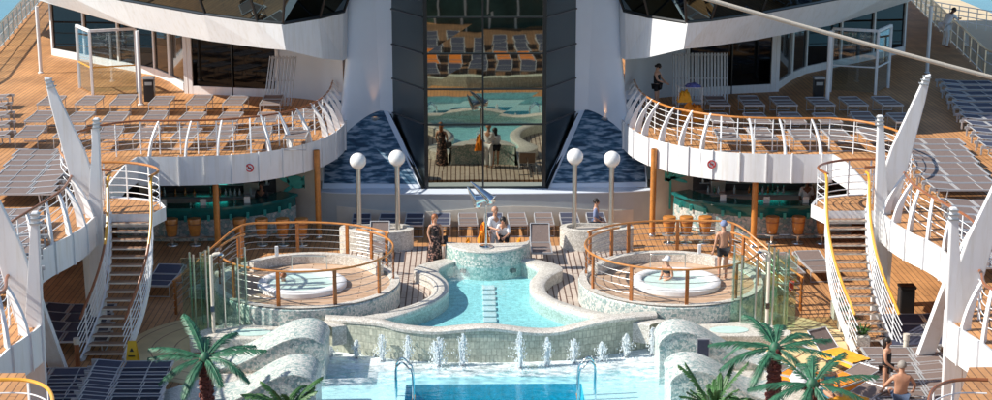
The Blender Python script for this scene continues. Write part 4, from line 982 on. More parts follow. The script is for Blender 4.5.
# ------------------------------------------------------------------ bar stools
for s,xs in ((-1,(172,195,240,262,283,302)),(1,(669,686,705,772,798,822))):
    for i,px in enumerate(xs):
        x,y=P(px,245 if s<0 else 243,0); y=min(y,52.6)
        x=Q(px,235,y)[0]
        o=('leftmost','second','third','fourth','fifth','rightmost')[i]
        t=thing('bar_stool',f'{o} round orange wooden bar stool from the left at the {SIDE[s]} bar','stool',(x,y,0),group='barrel bar stools')
        MB().lathe([(.12,.30),(.16,.34),(.20,.60),(.225,.86),(.21,.90),(.15,.91),(0,.91)],(x,y,0),20).build('seat_barrel','teak',t,smooth=True)
        MB().lathe([(.21,.27),(.24,.28),(.24,.31),(.12,.32)],(x,y,0),20).build('foot_ring','greysteel',t)
        MB().lathe([(.20,0),(.19,.03),(.05,.06),(.05,.30)],(x,y,0),18).build('pedestal','steel',t,smooth=True)
        MB().lathe([(.213,.70),(.219,.73),(.213,.76)],(x,y,0),20).build('band','teakdark',t)
# ------------------------------------------------------------------ green glass shower screens
for s in(-1,1):
    mx=lambda px: px if s<0 else 982-px
    t=thing('glass_screen',f'curved run of tall green glass panels with steel posts left of the left whirlpool' if s<0 else 'curved run of tall green glass panels with steel posts right of the right whirlpool','glass screen',(s*8,43,0),group='tall green glass screens')
    base=[(s*8.15,43.5),(s*7.95,42.9),(s*7.55,42.45),(s*7.1,42.5),(s*6.75,42.75),(s*6.6,43.1)]
    for k,(x,y) in enumerate(base):
        h=(2.25,2.35,2.6,2.25,2.3,2.5)[k]
        MB().tube([(x,y,.1),(x,y,h)],.028,8).build('post','steel',t,smooth=True)
    for k,(a,b) in enumerate(zip(base,base[1:])):
        d=math.atan2(b[1]-a[1],b[0]-a[0]); L=math.dist(a,b); hh=(2.05,2.1,2.1,2.05,2.15)[k]
        MB().box(((a[0]+b[0])/2,(a[1]+b[1])/2,hh/2+.12),(L-.07,.022,hh)).build('glass_panel','glass',t)
        t.children[-1]
    for k,(a,b) in enumerate(zip(base,base[1:])):
        pass
    # inner second layer
    b2=[(s*7.75,44.3),(s*7.9,43.7),(s*7.5,43.2)]
    for x,y in b2: MB().tube([(x,y,.1),(x,y,2.2)],.026,8).build('post','steel',t,smooth=True)
    for a,b in zip(b2,b2[1:]):
        d=math.atan2(b[1]-a[1],b[0]-a[0]); MB().box(((a[0]+b[0])/2,(a[1]+b[1])/2,1.15),(math.dist(a,b)-.06,.02,2.0),rz=d).build('glass_panel','glass',t)
    sw=thing('shower',f'pale shower column standing inside the {SIDE[s]} glass screen','shower',(s*7.2,42.2,0),group='shower columns')
    MB().tube(smooth_line([(s*7.35,42.1,0),(s*7.35,42.1,2.3),(s*7.3,42.1,2.55),(s*7.1,42.1,2.6)],5),.045,8).build('pipe','panel',sw,smooth=True)
    MB().lathe([(.09,-.03),(.09,0),(.03,.03)],(s*7.1,42.1,2.58),12).build('shower_head','chrome',sw); MB().box((s*7.35,42.04,1.1),(.10,.05,.16)).build('valve','chrome',sw)
# ------------------------------------------------------------------ small props
x,y=P(133,364,0)
t=thing('caution_sign','yellow folding caution sign standing by the foot of the left stairs','sign',(x,y,0))
for d in(-1,1):
    MB().add([(x-.16,y+d*.16,0),(x+.16,y+d*.16,0),(x+.10,y+d*.02,.62),(x-.10,y+d*.02,.62)],[(0,1,2,3)]).build('sign_board','signy',t,solid=.02)
tr=MB().add([(x-.06,y-.085,.36),(x+.06,y-.085,.36),(x,y-.06,.47)],[(0,1,2)]).build('warning_triangle','black',t,solid=.008)
for k,wd in enumerate((.17,.13,.15)): MB().box((x,y-.135+k*.018-.0,.26-k*.07+.0),(wd,.012,.03)).build('text_line','black',t)
for s,px,pt,pb in ((-1,78,338,366),(1,905,334,360)):
    x,y=P(px,pb,0); z=Q(px,pt,y)[1]
    t=thing('bollard_light',f'short wooden bollard light under the {SIDE[s]} walkway','bollard',(x,y,0),group='wooden bollard lights')
    MB().tube([(x,y,0),(x,y,z-.16)],.07,12).build('post','teakdark' if s<0 else 'panel',t,smooth=True); MB().tube([(x,y,z-.16),(x,y,z)],.085,12).build('cap','panel',t,smooth=True)
x,y=P(905,317,0)
t=thing('black_bin','tall black wheeled bin under the right walkway','bin',(x,y,0))
MB().box((x,y,.45),(.42,.36,.8)).build('body','black',t,bevel=.04); MB().box((x,y-.02,.90),(.46,.42,.09)).build('lid','black',t,bevel=.03)
for d in(-1,1): MB().tube([(x+d*.18-.02,y-.12,.06),(x+d*.18+.02,y-.12,.06)],.06,12).build('wheel','greysteel',t)
x,y=P(787,290,0)
t=thing('red_bucket','small red bucket beside the right glass screen','bucket',(x+.1,y,0)); MB().lathe([(.09,0),(.12,.26),(.105,.26),(.08,.02)],(x+.1,y,0),16).build('body','red',t,smooth=True)
MB().tube([(x+.1+.115*math.cos(R(a)),y,.25+.12*math.sin(R(a))) for a in range(0,181,20)],.006,5).build('handle','steel',t)
# planters with small plants near right stairs
for i,(px,py) in enumerate(((838,318),(845,330),(852,343),(861,352))):
    x,y=P(px,py,0)
    t=thing('plant_box',f'white concrete plant box with a spiky plant, {ORD[i]} one down the right stairs','planter',(x,y,0),group='white plant boxes beside the right stairs')
    MB().box((x,y,.24),(.36,.42,.48)).build('box','moscap',t,bevel=.02); rr=random.Random(i)
    m=MB()
    for k in range(34):
        a=rr.uniform(0,2*PI); e=rr.uniform(.5,1.4); L=rr.uniform(.22,.42); dx,dy,dz=math.cos(a)*math.cos(e)*L,math.sin(a)*math.cos(e)*L,math.sin(e)*L
        w_=.022; m.add([(x-w_*math.sin(a),y+w_*math.cos(a),.46),(x+w_*math.sin(a),y-w_*math.cos(a),.46),(x+dx*.7+w_*.7*math.sin(a),y+dy*.7,.46+dz*.8),(x+dx,y+dy,.46+dz*.85)],[(0,1,2),(0,2,3)])
    m.build('leaves','frond2',t)
# towel trolley on right sun deck
x,y=P(689,118,ZU)
t=thing('towel_trolley','white wire trolley with orange and blue towels beside the right folded loungers','trolley',(x,y,ZU))
m=MB()
for dx in(-.42,.42):
    for dy in(-.25,.25): m.tube([(x+dx,y+dy,ZU+.05),(x+dx,y+dy,ZU+1.15)],.02,6)
for z in (.15,.6,1.12):
    m.tube([(x-.42,y-.25,ZU+z),(x+.42,y-.25,ZU+z),(x+.42,y+.25,ZU+z),(x-.42,y+.25,ZU+z)],.018,6,closed=True)
m.build('frame','frame',t)
for z in(.14,.60): MB().box((x,y,ZU+z),(.82,.48,.02)).build('shelf','frame',t)
def heap(c,d,n,mt,nm,label,cat='towel',seed=1,grp=None):
    rr=random.Random(seed); m=MB()
    nx_,ny_=13,9
    g_=[[0]*ny_ for _ in range(nx_)]
    rows_=[]
    for i in range(nx_):
        r_=[]
        for j in range(ny_):
            u,v=i/(nx_-1)*2-1,j/(ny_-1)*2-1; e=max(0,1-abs(u)**3)*max(0,1-abs(v)**3)
            r_.append((c[0]+u*d[0]/2+rr.uniform(-.02,.02),c[1]+v*d[1]/2+rr.uniform(-.02,.02),c[2]+d[2]*e*rr.uniform(.6,1.1)))
        rows_.append(r_)
    m.slab(rows_); o=m.build(nm,mt,smooth=True); return tag(o,label,cat,grp)
heap((x-.2,y-.1,ZU+.62),(.5,.5,.44),1,'orange2','towel_pile','amber towels piled on the upper shelf of the white trolley',seed=2)
heap((x+.12,y,ZU+1.13),(.55,.5,.14),1,'towelb','towel_pile','blue and white towels draped over the top of the white trolley',seed=3)
heap((x+.05,y-.45,ZU+.0),(1.0,.6,.62),1,'orange','towel_pile','orange towels heaped at the foot of the white trolley',seed=4)
# small amber candle-like things by the lounger row, built as cloth heaps
for i,px in enumerate((408,468,486,519)):
    X,Z=Q(px,243,52.3)
    heap((X,52.2,.02),(.17,.18,.30),1,'orange2','towel',f'small amber candle-like heap on the deck before the lounger row, {ORD[i]} from the left',seed=20+i,grp='amber heaps before the lounger row')
# ------------------------------------------------------------------ mooring rope crossing high in front
A=Q(690,-6,30.); B=Q(1010,82,30.)
pts=[]
for i in range(41):
    t=-.25+1.6*i/40; pts.append((A[0]+(B[0]-A[0])*t,30,A[1]+(B[1]-A[1])*t+.10*((t-.5)**2-.25)))
tag(MB().tube(pts,.041,10).build('rope','rope',smooth=True),'thick cream rope strung diagonally across the upper right','rope')
# ================================================================== PALMS AND FERNS
def frond(m,base,az,L,droop,w,n=12,seed=0,rise=.6,leaflets=22):
    rr=random.Random(seed); pts=[]
    for i in range(n):
        t=i/(n-1); r_=L*(t-.10*t*t); z=L*(rise*t-droop*t*t)
        pts.append(Vector((base[0]+r_*math.cos(az),base[1]+r_*math.sin(az),base[2]+z)))
    side=Vector((-math.sin(az),math.cos(az),0))
    m.tube(pts,.02,5,rr=[.022*(1-.8*i/(n-1)) for i in range(n)])
    for k in range(leaflets):
        t=.10+.90*k/(leaflets-1); f=t*(n-1); i=min(n-2,int(f)); p=pts[i].lerp(pts[i+1],f-i); d=(pts[i+1]-pts[i]).normalized()
        ww=w*math.sin(PI*min(1,.13+t*.87))**.6*rr.uniform(.80,1.08)+.02
        for sg in(-1,1):
            tip=p+side*sg*ww*.72+d*ww*1.15+Vector((0,0,-ww*rr.uniform(.35,.6)))
            bw=L*.9/leaflets*.85
            a=p-d*bw; b=p+d*bw; mid=(p+tip)*.5+Vector((0,0,.03))
            m.add([a,b,mid+d*bw*.9,tip,mid-d*bw*.9],[(0,1,2,4),(4,2,3)])
def palm(name,label,c,h,fr,L,mt='frond',trunk_r=.16,seed=1,w=.235):
    x,y=c; t=thing(name,label,'palm',(x,y,0),group='palms beside the pool')
    m=MB(); prof=[]; n=int(h/.085)
    for i in range(n):
        z=h*i/n; r_=trunk_r*(1.12-.35*i/n); prof+= [(r_*1.10,z),(r_*.86,z+h/n*.55)]
    m.lathe(prof,(x,y,0),14); 
    rr=random.Random(seed)
    for i in range(n*7):      # leaf scars
        a=rr.uniform(0,2*PI); z=h*(i/(n*7)); r_=trunk_r*(1.14-.35*z/h)
        m.box((x+r_*math.cos(a),y+r_*math.sin(a),z),(.05,.07,.045),rz=a,ry=-.5)
    m.build('trunk','trunk',t)
    for k,(az,Lk,ri,dr) in enumerate(fr):
        f=MB(); frond(f,(x,y,h-.02),R(az+rr.uniform(-7,7)),Lk*L*rr.uniform(.93,1.05),dr*rr.uniform(1.0,1.45),w,seed=seed*50+k,rise=ri*rr.uniform(.85,1.1),leaflets=52); f.build('frond',mt,t)
    MB().lathe([(trunk_r*.8,-.12),(trunk_r*.95,0),(trunk_r*.5,.12),(0,.16)],(x,y,h),12).build('crown_heart',mt,t,smooth=True)
    return t
X,Z=Q(205,358,36.5)
palm('palm_tree','green palm with a dark red ringed trunk left of the pool',(X,36.5),Z,[(178,1.0,.25,.22),(165,1.05,.40,.28),(125,1.0,1.0,.35),(100,.75,.9,.6),(60,.85,.75,.45),(5,1.0,.35,.22),(-25,.95,.35,.5),(-60,.8,.15,.45),(-110,.7,.05,.5),(-150,.8,.1,.35),(30,.95,.4,.3)],1.5,seed=3)
X,Z=Q(775,348,36.5)
palm('palm_tree','green palm with a dark red trunk right of the pool, the taller there',(X,36.5),Z,[(175,1.08,.36,.22),(190,1.0,.15,.35),(120,.8,1.0,.4),(100,.65,1.1,.5),(70,.8,.9,.55),(12,1.05,.25,.16),(-8,.95,.12,.16),(35,.9,.6,.4),(-40,.6,.1,.4),(-130,.75,.0,.45),(150,.9,.35,.55)],1.55,seed=5)
X,Z=Q(812,384,35.2)
palm('palm_tree','lower green palm among the orange loungers at the bottom right',(X,35.2),Z,[(172,1.2,.2,.2),(140,.9,.75,.3),(100,.7,.9,.5),(45,.95,.8,.3),(5,1.2,.35,.2),(-15,1.0,.1,.3),(-70,.8,.0,.5),(-120,.8,.0,.4),(75,.8,.9,.4),(200,1.0,.1,.3)],1.35,seed=9)
def fern(label,c,h,seed,spread=1.0):
    x,y=c; t=thing('fern_palm',label,'plant',(x,y,0),group='feathery fern palms'); rr=random.Random(seed)
    MB().lathe([(.10,0),(.12,.3),(.08,h*.55)],(x,y,0),10).build('stem','trunk',t,smooth=True)
    for k in range(26):
        f=MB(); az=rr.uniform(0,2*PI); frond(f,(x+rr.uniform(-.12,.12),y+rr.uniform(-.1,.1),h*rr.uniform(.35,.6)),az,rr.uniform(.6,1.05)*spread,rr.uniform(.25,.75),rr.uniform(.10,.15),seed=seed*99+k,rise=rr.uniform(.5,1.5),leaflets=18); f.build('frond','frond2',t)
fern('feathery dark fern palm in front of the left hump walls',(-4.75,35.7),1.15,11,1.0)
fern('feathery dark fern palm in front of the right hump walls',(5.0,35.7),1.2,12,1.05)
# ================================================================== PEOPLE
STAND=dict(pel=(0,0,.93),wai=(0,0,1.08),che=(0,0,1.28),nek=(0,.01,1.46),hb=(0,-.005,1.54),hm=(0,-.015,1.62),ht=(0,-.005,1.70),
 sl=(-.17,0,1.39),el=(-.23,.02,1.12),wl=(-.24,-.05,.87),sr=(.17,0,1.39),er=(.23,.02,1.12),wr=(.24,-.05,.87),
 hl=(-.09,0,.89),kl=(-.10,-.01,.49),al=(-.10,.02,.08),tl=(-.11,-.14,.03),hr=(.09,0,.89),kr=(.10,-.01,.49),ar=(.10,.02,.08),tr=(.11,-.14,.03))
RAD=dict(pel=.125,wai=.105,che=.125,nek=.052,hb=.072,hm=.096,ht=.07,s=.058,e=.043,w=.028,h=.082,k=.056,a=.038,t=.034)
def skinmesh(name,verts,edges,rads,mt,parent,root=0,sub=1,loc=None,rz=0):
    bm=bmesh.new(); ly=bm.verts.layers.skin.verify(); vs_=[]
    for i,(v,r_) in enumerate(zip(verts,rads)):
        b=bm.verts.new(v); b[ly].radius=(r_,r_) if not isinstance(r_,tuple) else r_; b[ly].use_root=(i==root); vs_.append(b)
    for a,b in edges: bm.edges.new((vs_[a],vs_[b]))
    me=bpy.data.meshes.new(name); bm.to_mesh(me); bm.free(); me.materials.append(M[mt])
    o=bpy.data.objects.new(name,me); COL.objects.link(o)
    if parent: o.parent=parent
    k=o.modifiers.new('skin','SKIN'); k.use_smooth_shade=True
    q_=o.modifiers.new('sub','SUBSURF'); q_.levels=sub; q_.render_levels=sub
    return o
def person(label,loc,rz,pose=None,skin='skin',hair=('short','hairb'),clothes=(),H=1.72,wide=1.0):
    J=dict(STAND); 
    if pose: J.update(pose)
    k=H/1.76; J={a:(v[0]*k,v[1]*k,v[2]*k) for a,v in J.items()}
    V=[];E_=[];Rr=[];ix={}
    def add(n,p,r_): ix[n]=len(V); V.append(p); Rr.append(r_*k if not isinstance(r_,tuple) else tuple(q*k for q in r_)); return ix[n]
    for n in('pel','wai','che','nek','hb','hm','ht'):
        r_=RAD[n]
        if n in('pel','wai','che'): r_=(r_*1.25*wide,r_*.85*wide)
        add(n,J[n],r_)
    E_+= [(0,1),(1,2),(2,3),(3,4),(4,5),(5,6)]
    hm=Vector(J['hm']); up=(Vector(J['ht'])-Vector(J['hb'])).normalized(); fw=Vector(J.get('face',(0,-1,0))).normalized()
    add('nose',tuple(hm+fw*.105*k-up*.015*k),.014); E_.append((ix['hm'],ix['nose']))
    for s in('l','r'):
        for a,p_,r_ in (('s','che',RAD['s']),('e',None,RAD['e']),('w',None,RAD['w'])):
            i=add(a+s,J[a+s],r_); E_.append((ix['che'] if a=='s' else ix[{'e':'s','w':'e'}[a]+s],i))
        w_=Vector(J['w'+s]); e_=Vector(J['e'+s]); d=(w_-e_).normalized(); sd=d.cross(fw)
        sd=sd.normalized() if sd.length>1e-3 else Vector((1,0,0))
        pm=add('palm'+s,tuple(w_+d*.06*k),(.034,.020)); E_.append((ix['w'+s],pm))
        for q_,(off,L) in enumerate(((-.030,.070),(-.011,.082),(.010,.078),(.028,.062))):
            a=add(f'f{q_}{s}',tuple(w_+d*(.10*k)+sd*off*k),.010); b=add(f'g{q_}{s}',tuple(w_+d*((.10+L*.55)*k)+sd*off*1.15*k+fw*.008*k),.009); c=add(f'h{q_}{s}',tuple(w_+d*((.10+L*.9)*k)+sd*off*1.15*k+fw*.03*k),.007)
            E_+= [(pm,a),(a,b),(b,c)]
        a=add('th'+s,tuple(w_+d*.06*k+sd*(-.04)*k+fw*.02*k),.011); b=add('ti'+s,tuple(w_+d*.10*k-sd*.055*k+fw*.035*k),.009); E_+= [(pm,a),(a,b)]
        for a,r_ in (('h',RAD['h']),('k',RAD['k']),('a',RAD['a']),('t',RAD['t'])):
            i=add(a+s,J[a+s],r_); E_.append((ix['pel'] if a=='h' else ix[{'k':'h','a':'k','t':'a'}[a]+s],i))
    root=thing('person',label,'person',loc,rz); root['category']='person'
    skinmesh('body',V,E_,Rr,skin,root,0)
    # clothing follows the same joints
    def cloth(nm,keys,edges,grow,mt,rad=None):
        vs_=[J[q_] if isinstance(q_,str) else q_ for q_ in keys]; rr=[]
        for q_ in keys:
            b=RAD.get(q_,RAD.get(q_[0],.06)) if isinstance(q_,str) else .1
            b=b+grow
            if q_ in('pel','wai','che'): b=(b*1.25*wide,b*.88*wide)
            rr.append(tuple(z*k for z in b) if isinstance(b,tuple) else b*k)
        skinmesh(nm,vs_,edges,rr,mt,root,0)
    for c in clothes:
        nm,mt=c[0],c[1]
        if nm=='shirt': cloth('shirt',['pel','wai','che','sl','sr','el','er'][:7],[(0,1),(1,2),(2,3),(2,4),(3,5),(4,6)],.016,mt)
        if nm=='top': cloth('top',['pel','wai','che',(J['che'][0],J['che'][1],J['che'][2]+.06)],[(0,1),(1,2),(2,3)],.035,mt)
        if nm=='bra':
            c_=J['che']; MB().lathe([(.158*k*wide,-.05),(.168*k*wide,0),(.155*k*wide,.05)],(c_[0],c_[1],c_[2]),18,1,.75).build('bikini_top',mt,root,local=True,smooth=True)
        if nm=='trousers': cloth('trousers',['pel','hl','hr','kl','kr','al','ar'],[(0,1),(0,2),(1,3),(2,4),(3,5),(4,6)],.018,mt)
        if nm=='shorts':
            mk_=lambda a,b,t:tuple(J[a][i]+(J[b][i]-J[a][i])*t for i in range(3))
            p1,p2=mk_('hl','kl',.55),mk_('hr','kr',.55)
            skinmesh('shorts',[J['pel'],J['hl'],J['hr'],p1,p2],[(0,1),(0,2),(1,3),(2,4)],[(.165*k,.118*k),.10*k,.10*k,.085*k,.085*k],mt,root)
        if nm=='briefs': skinmesh('briefs',[J['pel'],J['hl'],J['hr']],[(0,1),(0,2)],[(.165*k,.115*k),.09*k,.09*k],mt,root)
        if nm=='dress':
            p_=J['pel']; MB().lathe([(.26,-.86),(.24,-.5),(.20,-.1),(.175,.06),(.14,.18),(.165,.36),(.13,.44)],(p_[0],p_[1],p_[2]),20,k,.78*k).build('dress',mt,root,local=True,smooth=True)
        if nm=='bag':
            MB().box((.30,.02,.80),(.22,.12,.26)).build('bag',mt,root,local=True,bevel=.03)
    # hair
    st,hm_=hair; hd=Vector(J['hm'])-fw*.022*k+up*.025*k
    m=MB(); prof=[(.105*math.cos(R(a)),.115*math.sin(R(a))) for a in range(-20,90,14)]+[(.001,.116)]
    mm=MB().lathe(prof,(0,0,0),14); rot=up.to_track_quat('Z','Y').to_matrix()
    m.add([tuple(Vector(v)@rot.transposed()*k+hd) for v in mm.v],mm.f)
    if st=='long':
        b=hd-fw*.045*k; pts=[b+up*.04*k,b-up*.08*k,b-up*.2*k-fw*.02*k,b-up*.33*k-fw*.01*k]
        m.tube(pts,.07,10,rr=[.08*k,.085*k,.07*k,.03*k])
    if st=='bun': 
        c=hd-fw*.11*k; m.lathe([(.001,-.045)]+[(.045*math.cos(R(a)),.045*math.sin(R(a))) for a in range(-60,90,30)]+[(.001,.045)],tuple(c),8)
    m.build('hair' if st not in('cap','hat') else st,hm_,root,local=True,smooth=True)
    if st=='cap':
        c=hd+fw*.12*k; MB().box(tuple(c),(.15*k,.11*k,.015)).build('peak',hm_,root,local=True)
    r_=fw.cross(up)
    for q_ in(-1,1):
        c=Vector(J['hm'])+fw*.090*k+r_*q_*.034*k+up*.012*k
        MB().lathe([(.001,-.010),(.011,0),(.001,.010)],tuple(c),6).build('eye','hairb',root,local=True)
        c=Vector(J['hm'])+r_*q_*.098*k; MB().lathe([(.001,-.028),(.014,0),(.001,.028)],tuple(c),6).build('ear',skin,root,local=True)
    c=Vector(J['hm'])+fw*.088*k-up*.045*k; MB().box(tuple(c),(.04*k,.012*k,.010*k)).build('mouth','red',root,local=True)
    return root
SIT=dict(pel=(0,0,.50),wai=(0,.03,.66),che=(0,.05,.86),nek=(0,.04,1.04),hb=(0,.02,1.12),hm=(0,0,1.20),ht=(0,.01,1.28),sl=(-.17,.05,.97),sr=(.17,.05,.97),el=(-.24,-.02,.72),er=(.24,-.02,.72),wl=(-.17,-.25,.62),wr=(.17,-.25,.62),
 hl=(-.09,-.02,.47),hr=(.09,-.02,.47),kl=(-.12,-.44,.50),kr=(.12,-.44,.50),al=(-.12,-.48,.09),ar=(.12,-.48,.09),tl=(-.12,-.62,.04),tr=(.12,-.62,.04))
X=Q(435,240,48.85)[0]
person('red haired woman in a long dark patterned dress standing left of the plinth',(X,48.85,.3),.35,dict(wl=(-.20,-.12,.90),er=(.25,.0,1.14),wr=(.22,-.08,.95)),hair=('long','hairr'),clothes=(('dress','cloth_pattern'),('bag','cloth_black')),H=1.66)
X=Q(495,225,49.42)[0]
person('bald man in a white shirt holding an orange towel behind the plinth',(X,49.42,.3),.5,dict(er=(.22,-.08,1.15),wr=(.08,-.28,1.15),el=(-.24,-.06,1.14),wl=(-.16,-.28,1.12)),skin='skin',hair=('short','skin'),clothes=(('shirt','cloth_white'),('trousers','cloth_white')),H=1.74)
heap((X-.36,49.25,.95),(.34,.34,.62),1,'orange','towel','orange towel hanging from the arm of the man in white',seed=8)
X=Q(503,225,49.2)[0]
person('dark haired woman in a white top leaning at the plinth beside the man in white',(X+.02,49.2,.3),-.2,dict(pel=(0,.12,.88),wai=(0,.08,1.0),che=(0,-.02,1.16),nek=(0,-.08,1.32),hb=(.0,-.11,1.38),hm=(0,-.14,1.46),ht=(0,-.13,1.54),sl=(-.16,-.03,1.26),sr=(.16,-.03,1.26),el=(-.2,-.12,1.02),er=(.2,-.12,1.02),wl=(-.12,-.32,.96),wr=(.1,-.32,.96),hl=(-.09,.12,.85),hr=(.09,.12,.85)),hair=('long','hairb'),clothes=(('shirt','cloth_white'),('shorts','cloth_black')),H=1.66)
X=Q(596,220,51.95)[0]
person('dark haired man in a blue grey shirt standing behind the right mosaic planter',(X,51.95,0),1.35,dict(wl=(-.15,-.2,.98),wr=(.15,-.2,.98)),hair=('short','hairb'),clothes=(('shirt','cloth_blue'),('trousers','cloth_denim')),H=1.68)
x,y=P(657,112,ZU)
person('woman in black looking down beside the white wall on the right sun deck',(Q(657,80,59.4)[0],59.4,ZU),1.1,dict(hm=(0,-.06,1.60),ht=(0,-.05,1.68),wl=(-.12,-.32,1.05),el=(-.22,-.1,1.14),wr=(.14,-.30,1.02),er=(.22,-.1,1.14)),skin='skinp',hair=('bun','hairb'),clothes=(('top','cloth_black'),('shorts','cloth_black'),('bag','cloth_black')),H=1.72)
person('crew member in white overalls bending over the right ship side rail',(21.15,74.5,ZU),PI*.5+.5,dict(pel=(0,.1,.93),wai=(0,.04,1.08),che=(0,-.10,1.26),nek=(0,-.22,1.41),hb=(0,-.27,1.46),hm=(0,-.33,1.51),ht=(0,-.37,1.58),sl=(-.17,-.16,1.34),sr=(.17,-.16,1.34),el=(-.22,-.36,1.16),er=(.22,-.36,1.16),wl=(-.12,-.56,1.16),wr=(.12,-.56,1.16),hl=(-.10,.1,.9),hr=(.10,.1,.9),al=(-.16,.12,.08),ar=(.16,.02,.08)),skin='skind',hair=('short','hairb'),clothes=(('shirt','cloth_white'),('trousers','cloth_white')),H=1.95,wide=1.2)
X=Q(723,250,44.5)[0]
person('bare backed man in black shorts and a blue cap standing in the right whirlpool ring',(Q(723,250,45.3)[0],45.3,.87),PI+.2,dict(wr=(.26,-.05,.87)),skin='skin',hair=('cap','cloth_blue'),clothes=(('shorts','cloth_black'),),H=1.76,wide=1.1)
X=Q(668,262,45.0)[0]
person('woman in a pale cap standing waist deep in the right tub',(X,45.15,.02),-.9,dict(wl=(-.1,-.22,1.0),wr=(.1,-.22,1.0)),skin='skin',hair=('cap','towelw'),clothes=(('bra','cloth_black'),('briefs','cloth_black')),H=1.62)
X=Q(283,276,45.2)[0]
person('bather with only head and shoulders above the water of the left tub',(X,45.1,-.05),-.6,{k:(v[0],v[1],v[2]+.02) for k,v in SIT.items()},skin='skin',hair=('short','hairr'),clothes=(('briefs','cloth_black'),),H=1.66)
person('bartender in a white shirt behind the right bar counter',(Q(806,203,54.4)[0],54.4,0),.2,skin='skind',hair=('short','hairb'),clothes=(('shirt','cloth_white'),('trousers','cloth_black')),H=1.78)
person('bartender in a dark waistcoat behind the left bar counter',(Q(262,203,54.5)[0],54.5,0),-.3,skin='skind',hair=('short','hairb'),clothes=(('shirt','cloth_black'),('trousers','cloth_black')),H=1.70)
# sunbathers with orange towels, lower right
for i,(px,py,rz,mt,lb) in enumerate(((838,352,.55,'orange2','amber covered lounger with its grey pillow end raised near the right stairs'),(846,378,-.9,'orange','orange covered lounger under the seated woman in the bikini'),(852,398,-.9,'orange2','amber covered lounger at the bottom edge beside the bare backed man'),(796,372,.9,'orange','orange covered lounger behind the lower right palm'))):
    x,y=P(px,py,.4); lounger((38 if i==0 else 10,'slingL',.66),(x,y,0),rz,lb,'loungers covered with orange towels')
    m=MB(); rr=random.Random(i+40); rows_=[]
    for a in range(15):
        r_=[]
        for b in range(9):
            u=-.85+1.1*a/14; v=-.40+.80*b/8; z=.405+rr.uniform(0,.022)-(max(0,abs(v)-.31)*1.6)
            r_.append((x+v*math.cos(rz)-u*math.sin(rz),y+v*math.sin(rz)+u*math.cos(rz),z))
        rows_.append(r_)
    m.slab(rows_); tag(m.build('towel',mt,smooth=True),('amber towel on the lounger near the right stairs','orange towel on the lounger under the seated woman','amber towel on the lounger beside the bare backed man','orange towel on the lounger behind the lower right palm')[i],'towel','orange towels spread on loungers')
x,y=P(806,345,.4)
heap((Q(805,345,38)[0],38.0,.45),(.62,.5,.42),1,'towelw','towel_pile','crumpled white towel lying behind the right palms',seed=31)
x,y=P(829,392,.4)
person('woman in a blue bikini sitting on an orange lounger at the bottom right',(x,y,-.04),.25,SIT,skin='skin',hair=('long','hairb'),clothes=(('bra','cloth_bikini'),('briefs','cloth_bikini')),H=1.64)
person('woman in a black swimsuit standing left of the bare backed man',(Q(886,372,37.9)[0],37.9,0),1.0,dict(wl=(-.12,-.25,.95),el=(-.22,-.05,1.12)),skin='skin',hair=('long','hairb'),clothes=(('top','cloth_black'),('briefs','cloth_black')),H=1.60)
person('bare backed fair haired man sitting with his back to the camera, bottom right',(Q(901,380,36.8)[0],36.8,.0),PI,dict(SIT,el=(-.34,-.02,.74),er=(.34,-.02,.74),wl=(-.36,-.2,.55),wr=(.36,-.2,.55)),skin='skin',hair=('short','hairg'),clothes=(('shorts','cloth_denim'),),H=1.82,wide=1.12)
x,y=P(903,395,.4)
struct('aft_terrace',MB().prism([(-9,16),(9,16),(9,31.8),(-9,31.8)],.004,.03),'aftdeck')
# ================================================================== BEHIND THE CAMERA'S FRAME (seen in the mirroring glass)
t=thing('aft_pavilion','curved green glazed pavilion with a white roof edge, seen mirrored in the glass bay','pavilion',(0,14,0))
a=smooth_line([(-14,8),(-9,13),(-4,15.2),(0,15.8),(4,15.2),(9,13),(14,8)],5)
MB().loft([(x,y,.0) for x,y in a],[(x,y,3.4) for x,y in a]).build('glass_wall','glassgreen',t)
MB().prism([(x,y+.5) for x,y in a]+[(14,2),(-14,2)],3.4,4.1).build('roof_edge','moscap',t)
MB().prism([(x*.8,y-1.2) for x,y in a]+[(11,2),(-11,2)],4.1,6.6).build('upper_storey','glassgreen',t)
for i in range(0,len(a),2): MB().box((a[i][0],a[i][1]+.05,1.7),(.10,.10,3.4)).build('mullion','white',t)
t=thing('stage_wall','low curved green stone wall behind the splash pool, seen mirrored in the glass bay','wall',(0,31,0))
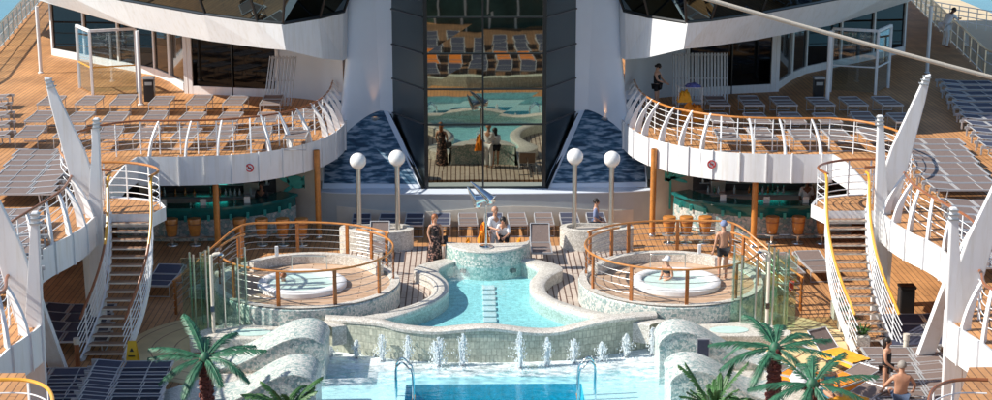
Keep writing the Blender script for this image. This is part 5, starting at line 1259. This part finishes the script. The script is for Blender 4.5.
a=smooth_line([(-6,33.2),(-3,32.6),(0,33.4),(3,32.6),(6,33.2)],6)
MB().prism(a+[(x,y-.5) for x,y in a[::-1]],0,.55).build('wall_body','cascade',t)
for r_ in range(4):
    for i in range(13):
        x=-7.2+i*1.2; y=29.6-r_*2.5
        k=(14,'orangesling' if r_==1 and i%4!=2 else 'slingD',.7)
        lounger(k,(x,y,0),PI+rn.uniform(-.1,.1),f'{"orange" if k[1]=="orangesling" else "dark"} lounger seen mirrored in the bay, {("nearest","near","far","farthest")[r_]} row, {ORD[i]} along','loungers seen only as reflections')
# ================================================================== LIGHT, WORLD, CAMERA
w=bpy.data.worlds.new('World'); SC.world=w; w.use_nodes=True; nt=w.node_tree
sk=nt.nodes.new('ShaderNodeTexSky'); sk.sky_type='NISHITA'; sk.sun_disc=False
EL=R(40); TR=Vector((1,.12,0)).normalized()       # the way sunlight travels over the ground
sk.sun_elevation=EL; sk.sun_rotation=math.atan2(-TR.x,-TR.y)
sk.altitude=0; sk.air_density=1; sk.dust_density=.35; sk.ozone_density=2.2
bg=nt.nodes['Background']; nt.links.new(sk.outputs[0],bg.inputs[0]); bg.inputs[1].default_value=.10
l=bpy.data.lights.new('sun','SUN'); l.energy=4.6; l.angle=R(.5); l.color=(1,.945,.85)
so=bpy.data.objects.new('sun',l); COL.objects.link(so)
dv=Vector((TR.x*math.cos(EL),TR.y*math.cos(EL),-math.sin(EL)))
so.rotation_euler=dv.to_track_quat('-Z','Y').to_euler(); so.location=(-40,40,50)
cd=bpy.data.cameras.new('camera'); co=bpy.data.objects.new('camera',cd); COL.objects.link(co)
co.location=CAM; co.rotation_euler=(PI/2-PH,0,-YW); cd.sensor_width=36; cd.lens=F/992*36; cd.clip_end=5000; cd.clip_start=.5
SC.camera=co
vs=SC.view_settings; vs.view_transform='Standard'; vs.look='None'; vs.exposure=.55; vs.gamma=1; vs.use_curve_mapping=False
SC.render.engine='CYCLES'
SC.cycles.max_bounces=8; SC.cycles.transparent_max_bounces=16; SC.cycles.glossy_bounces=4
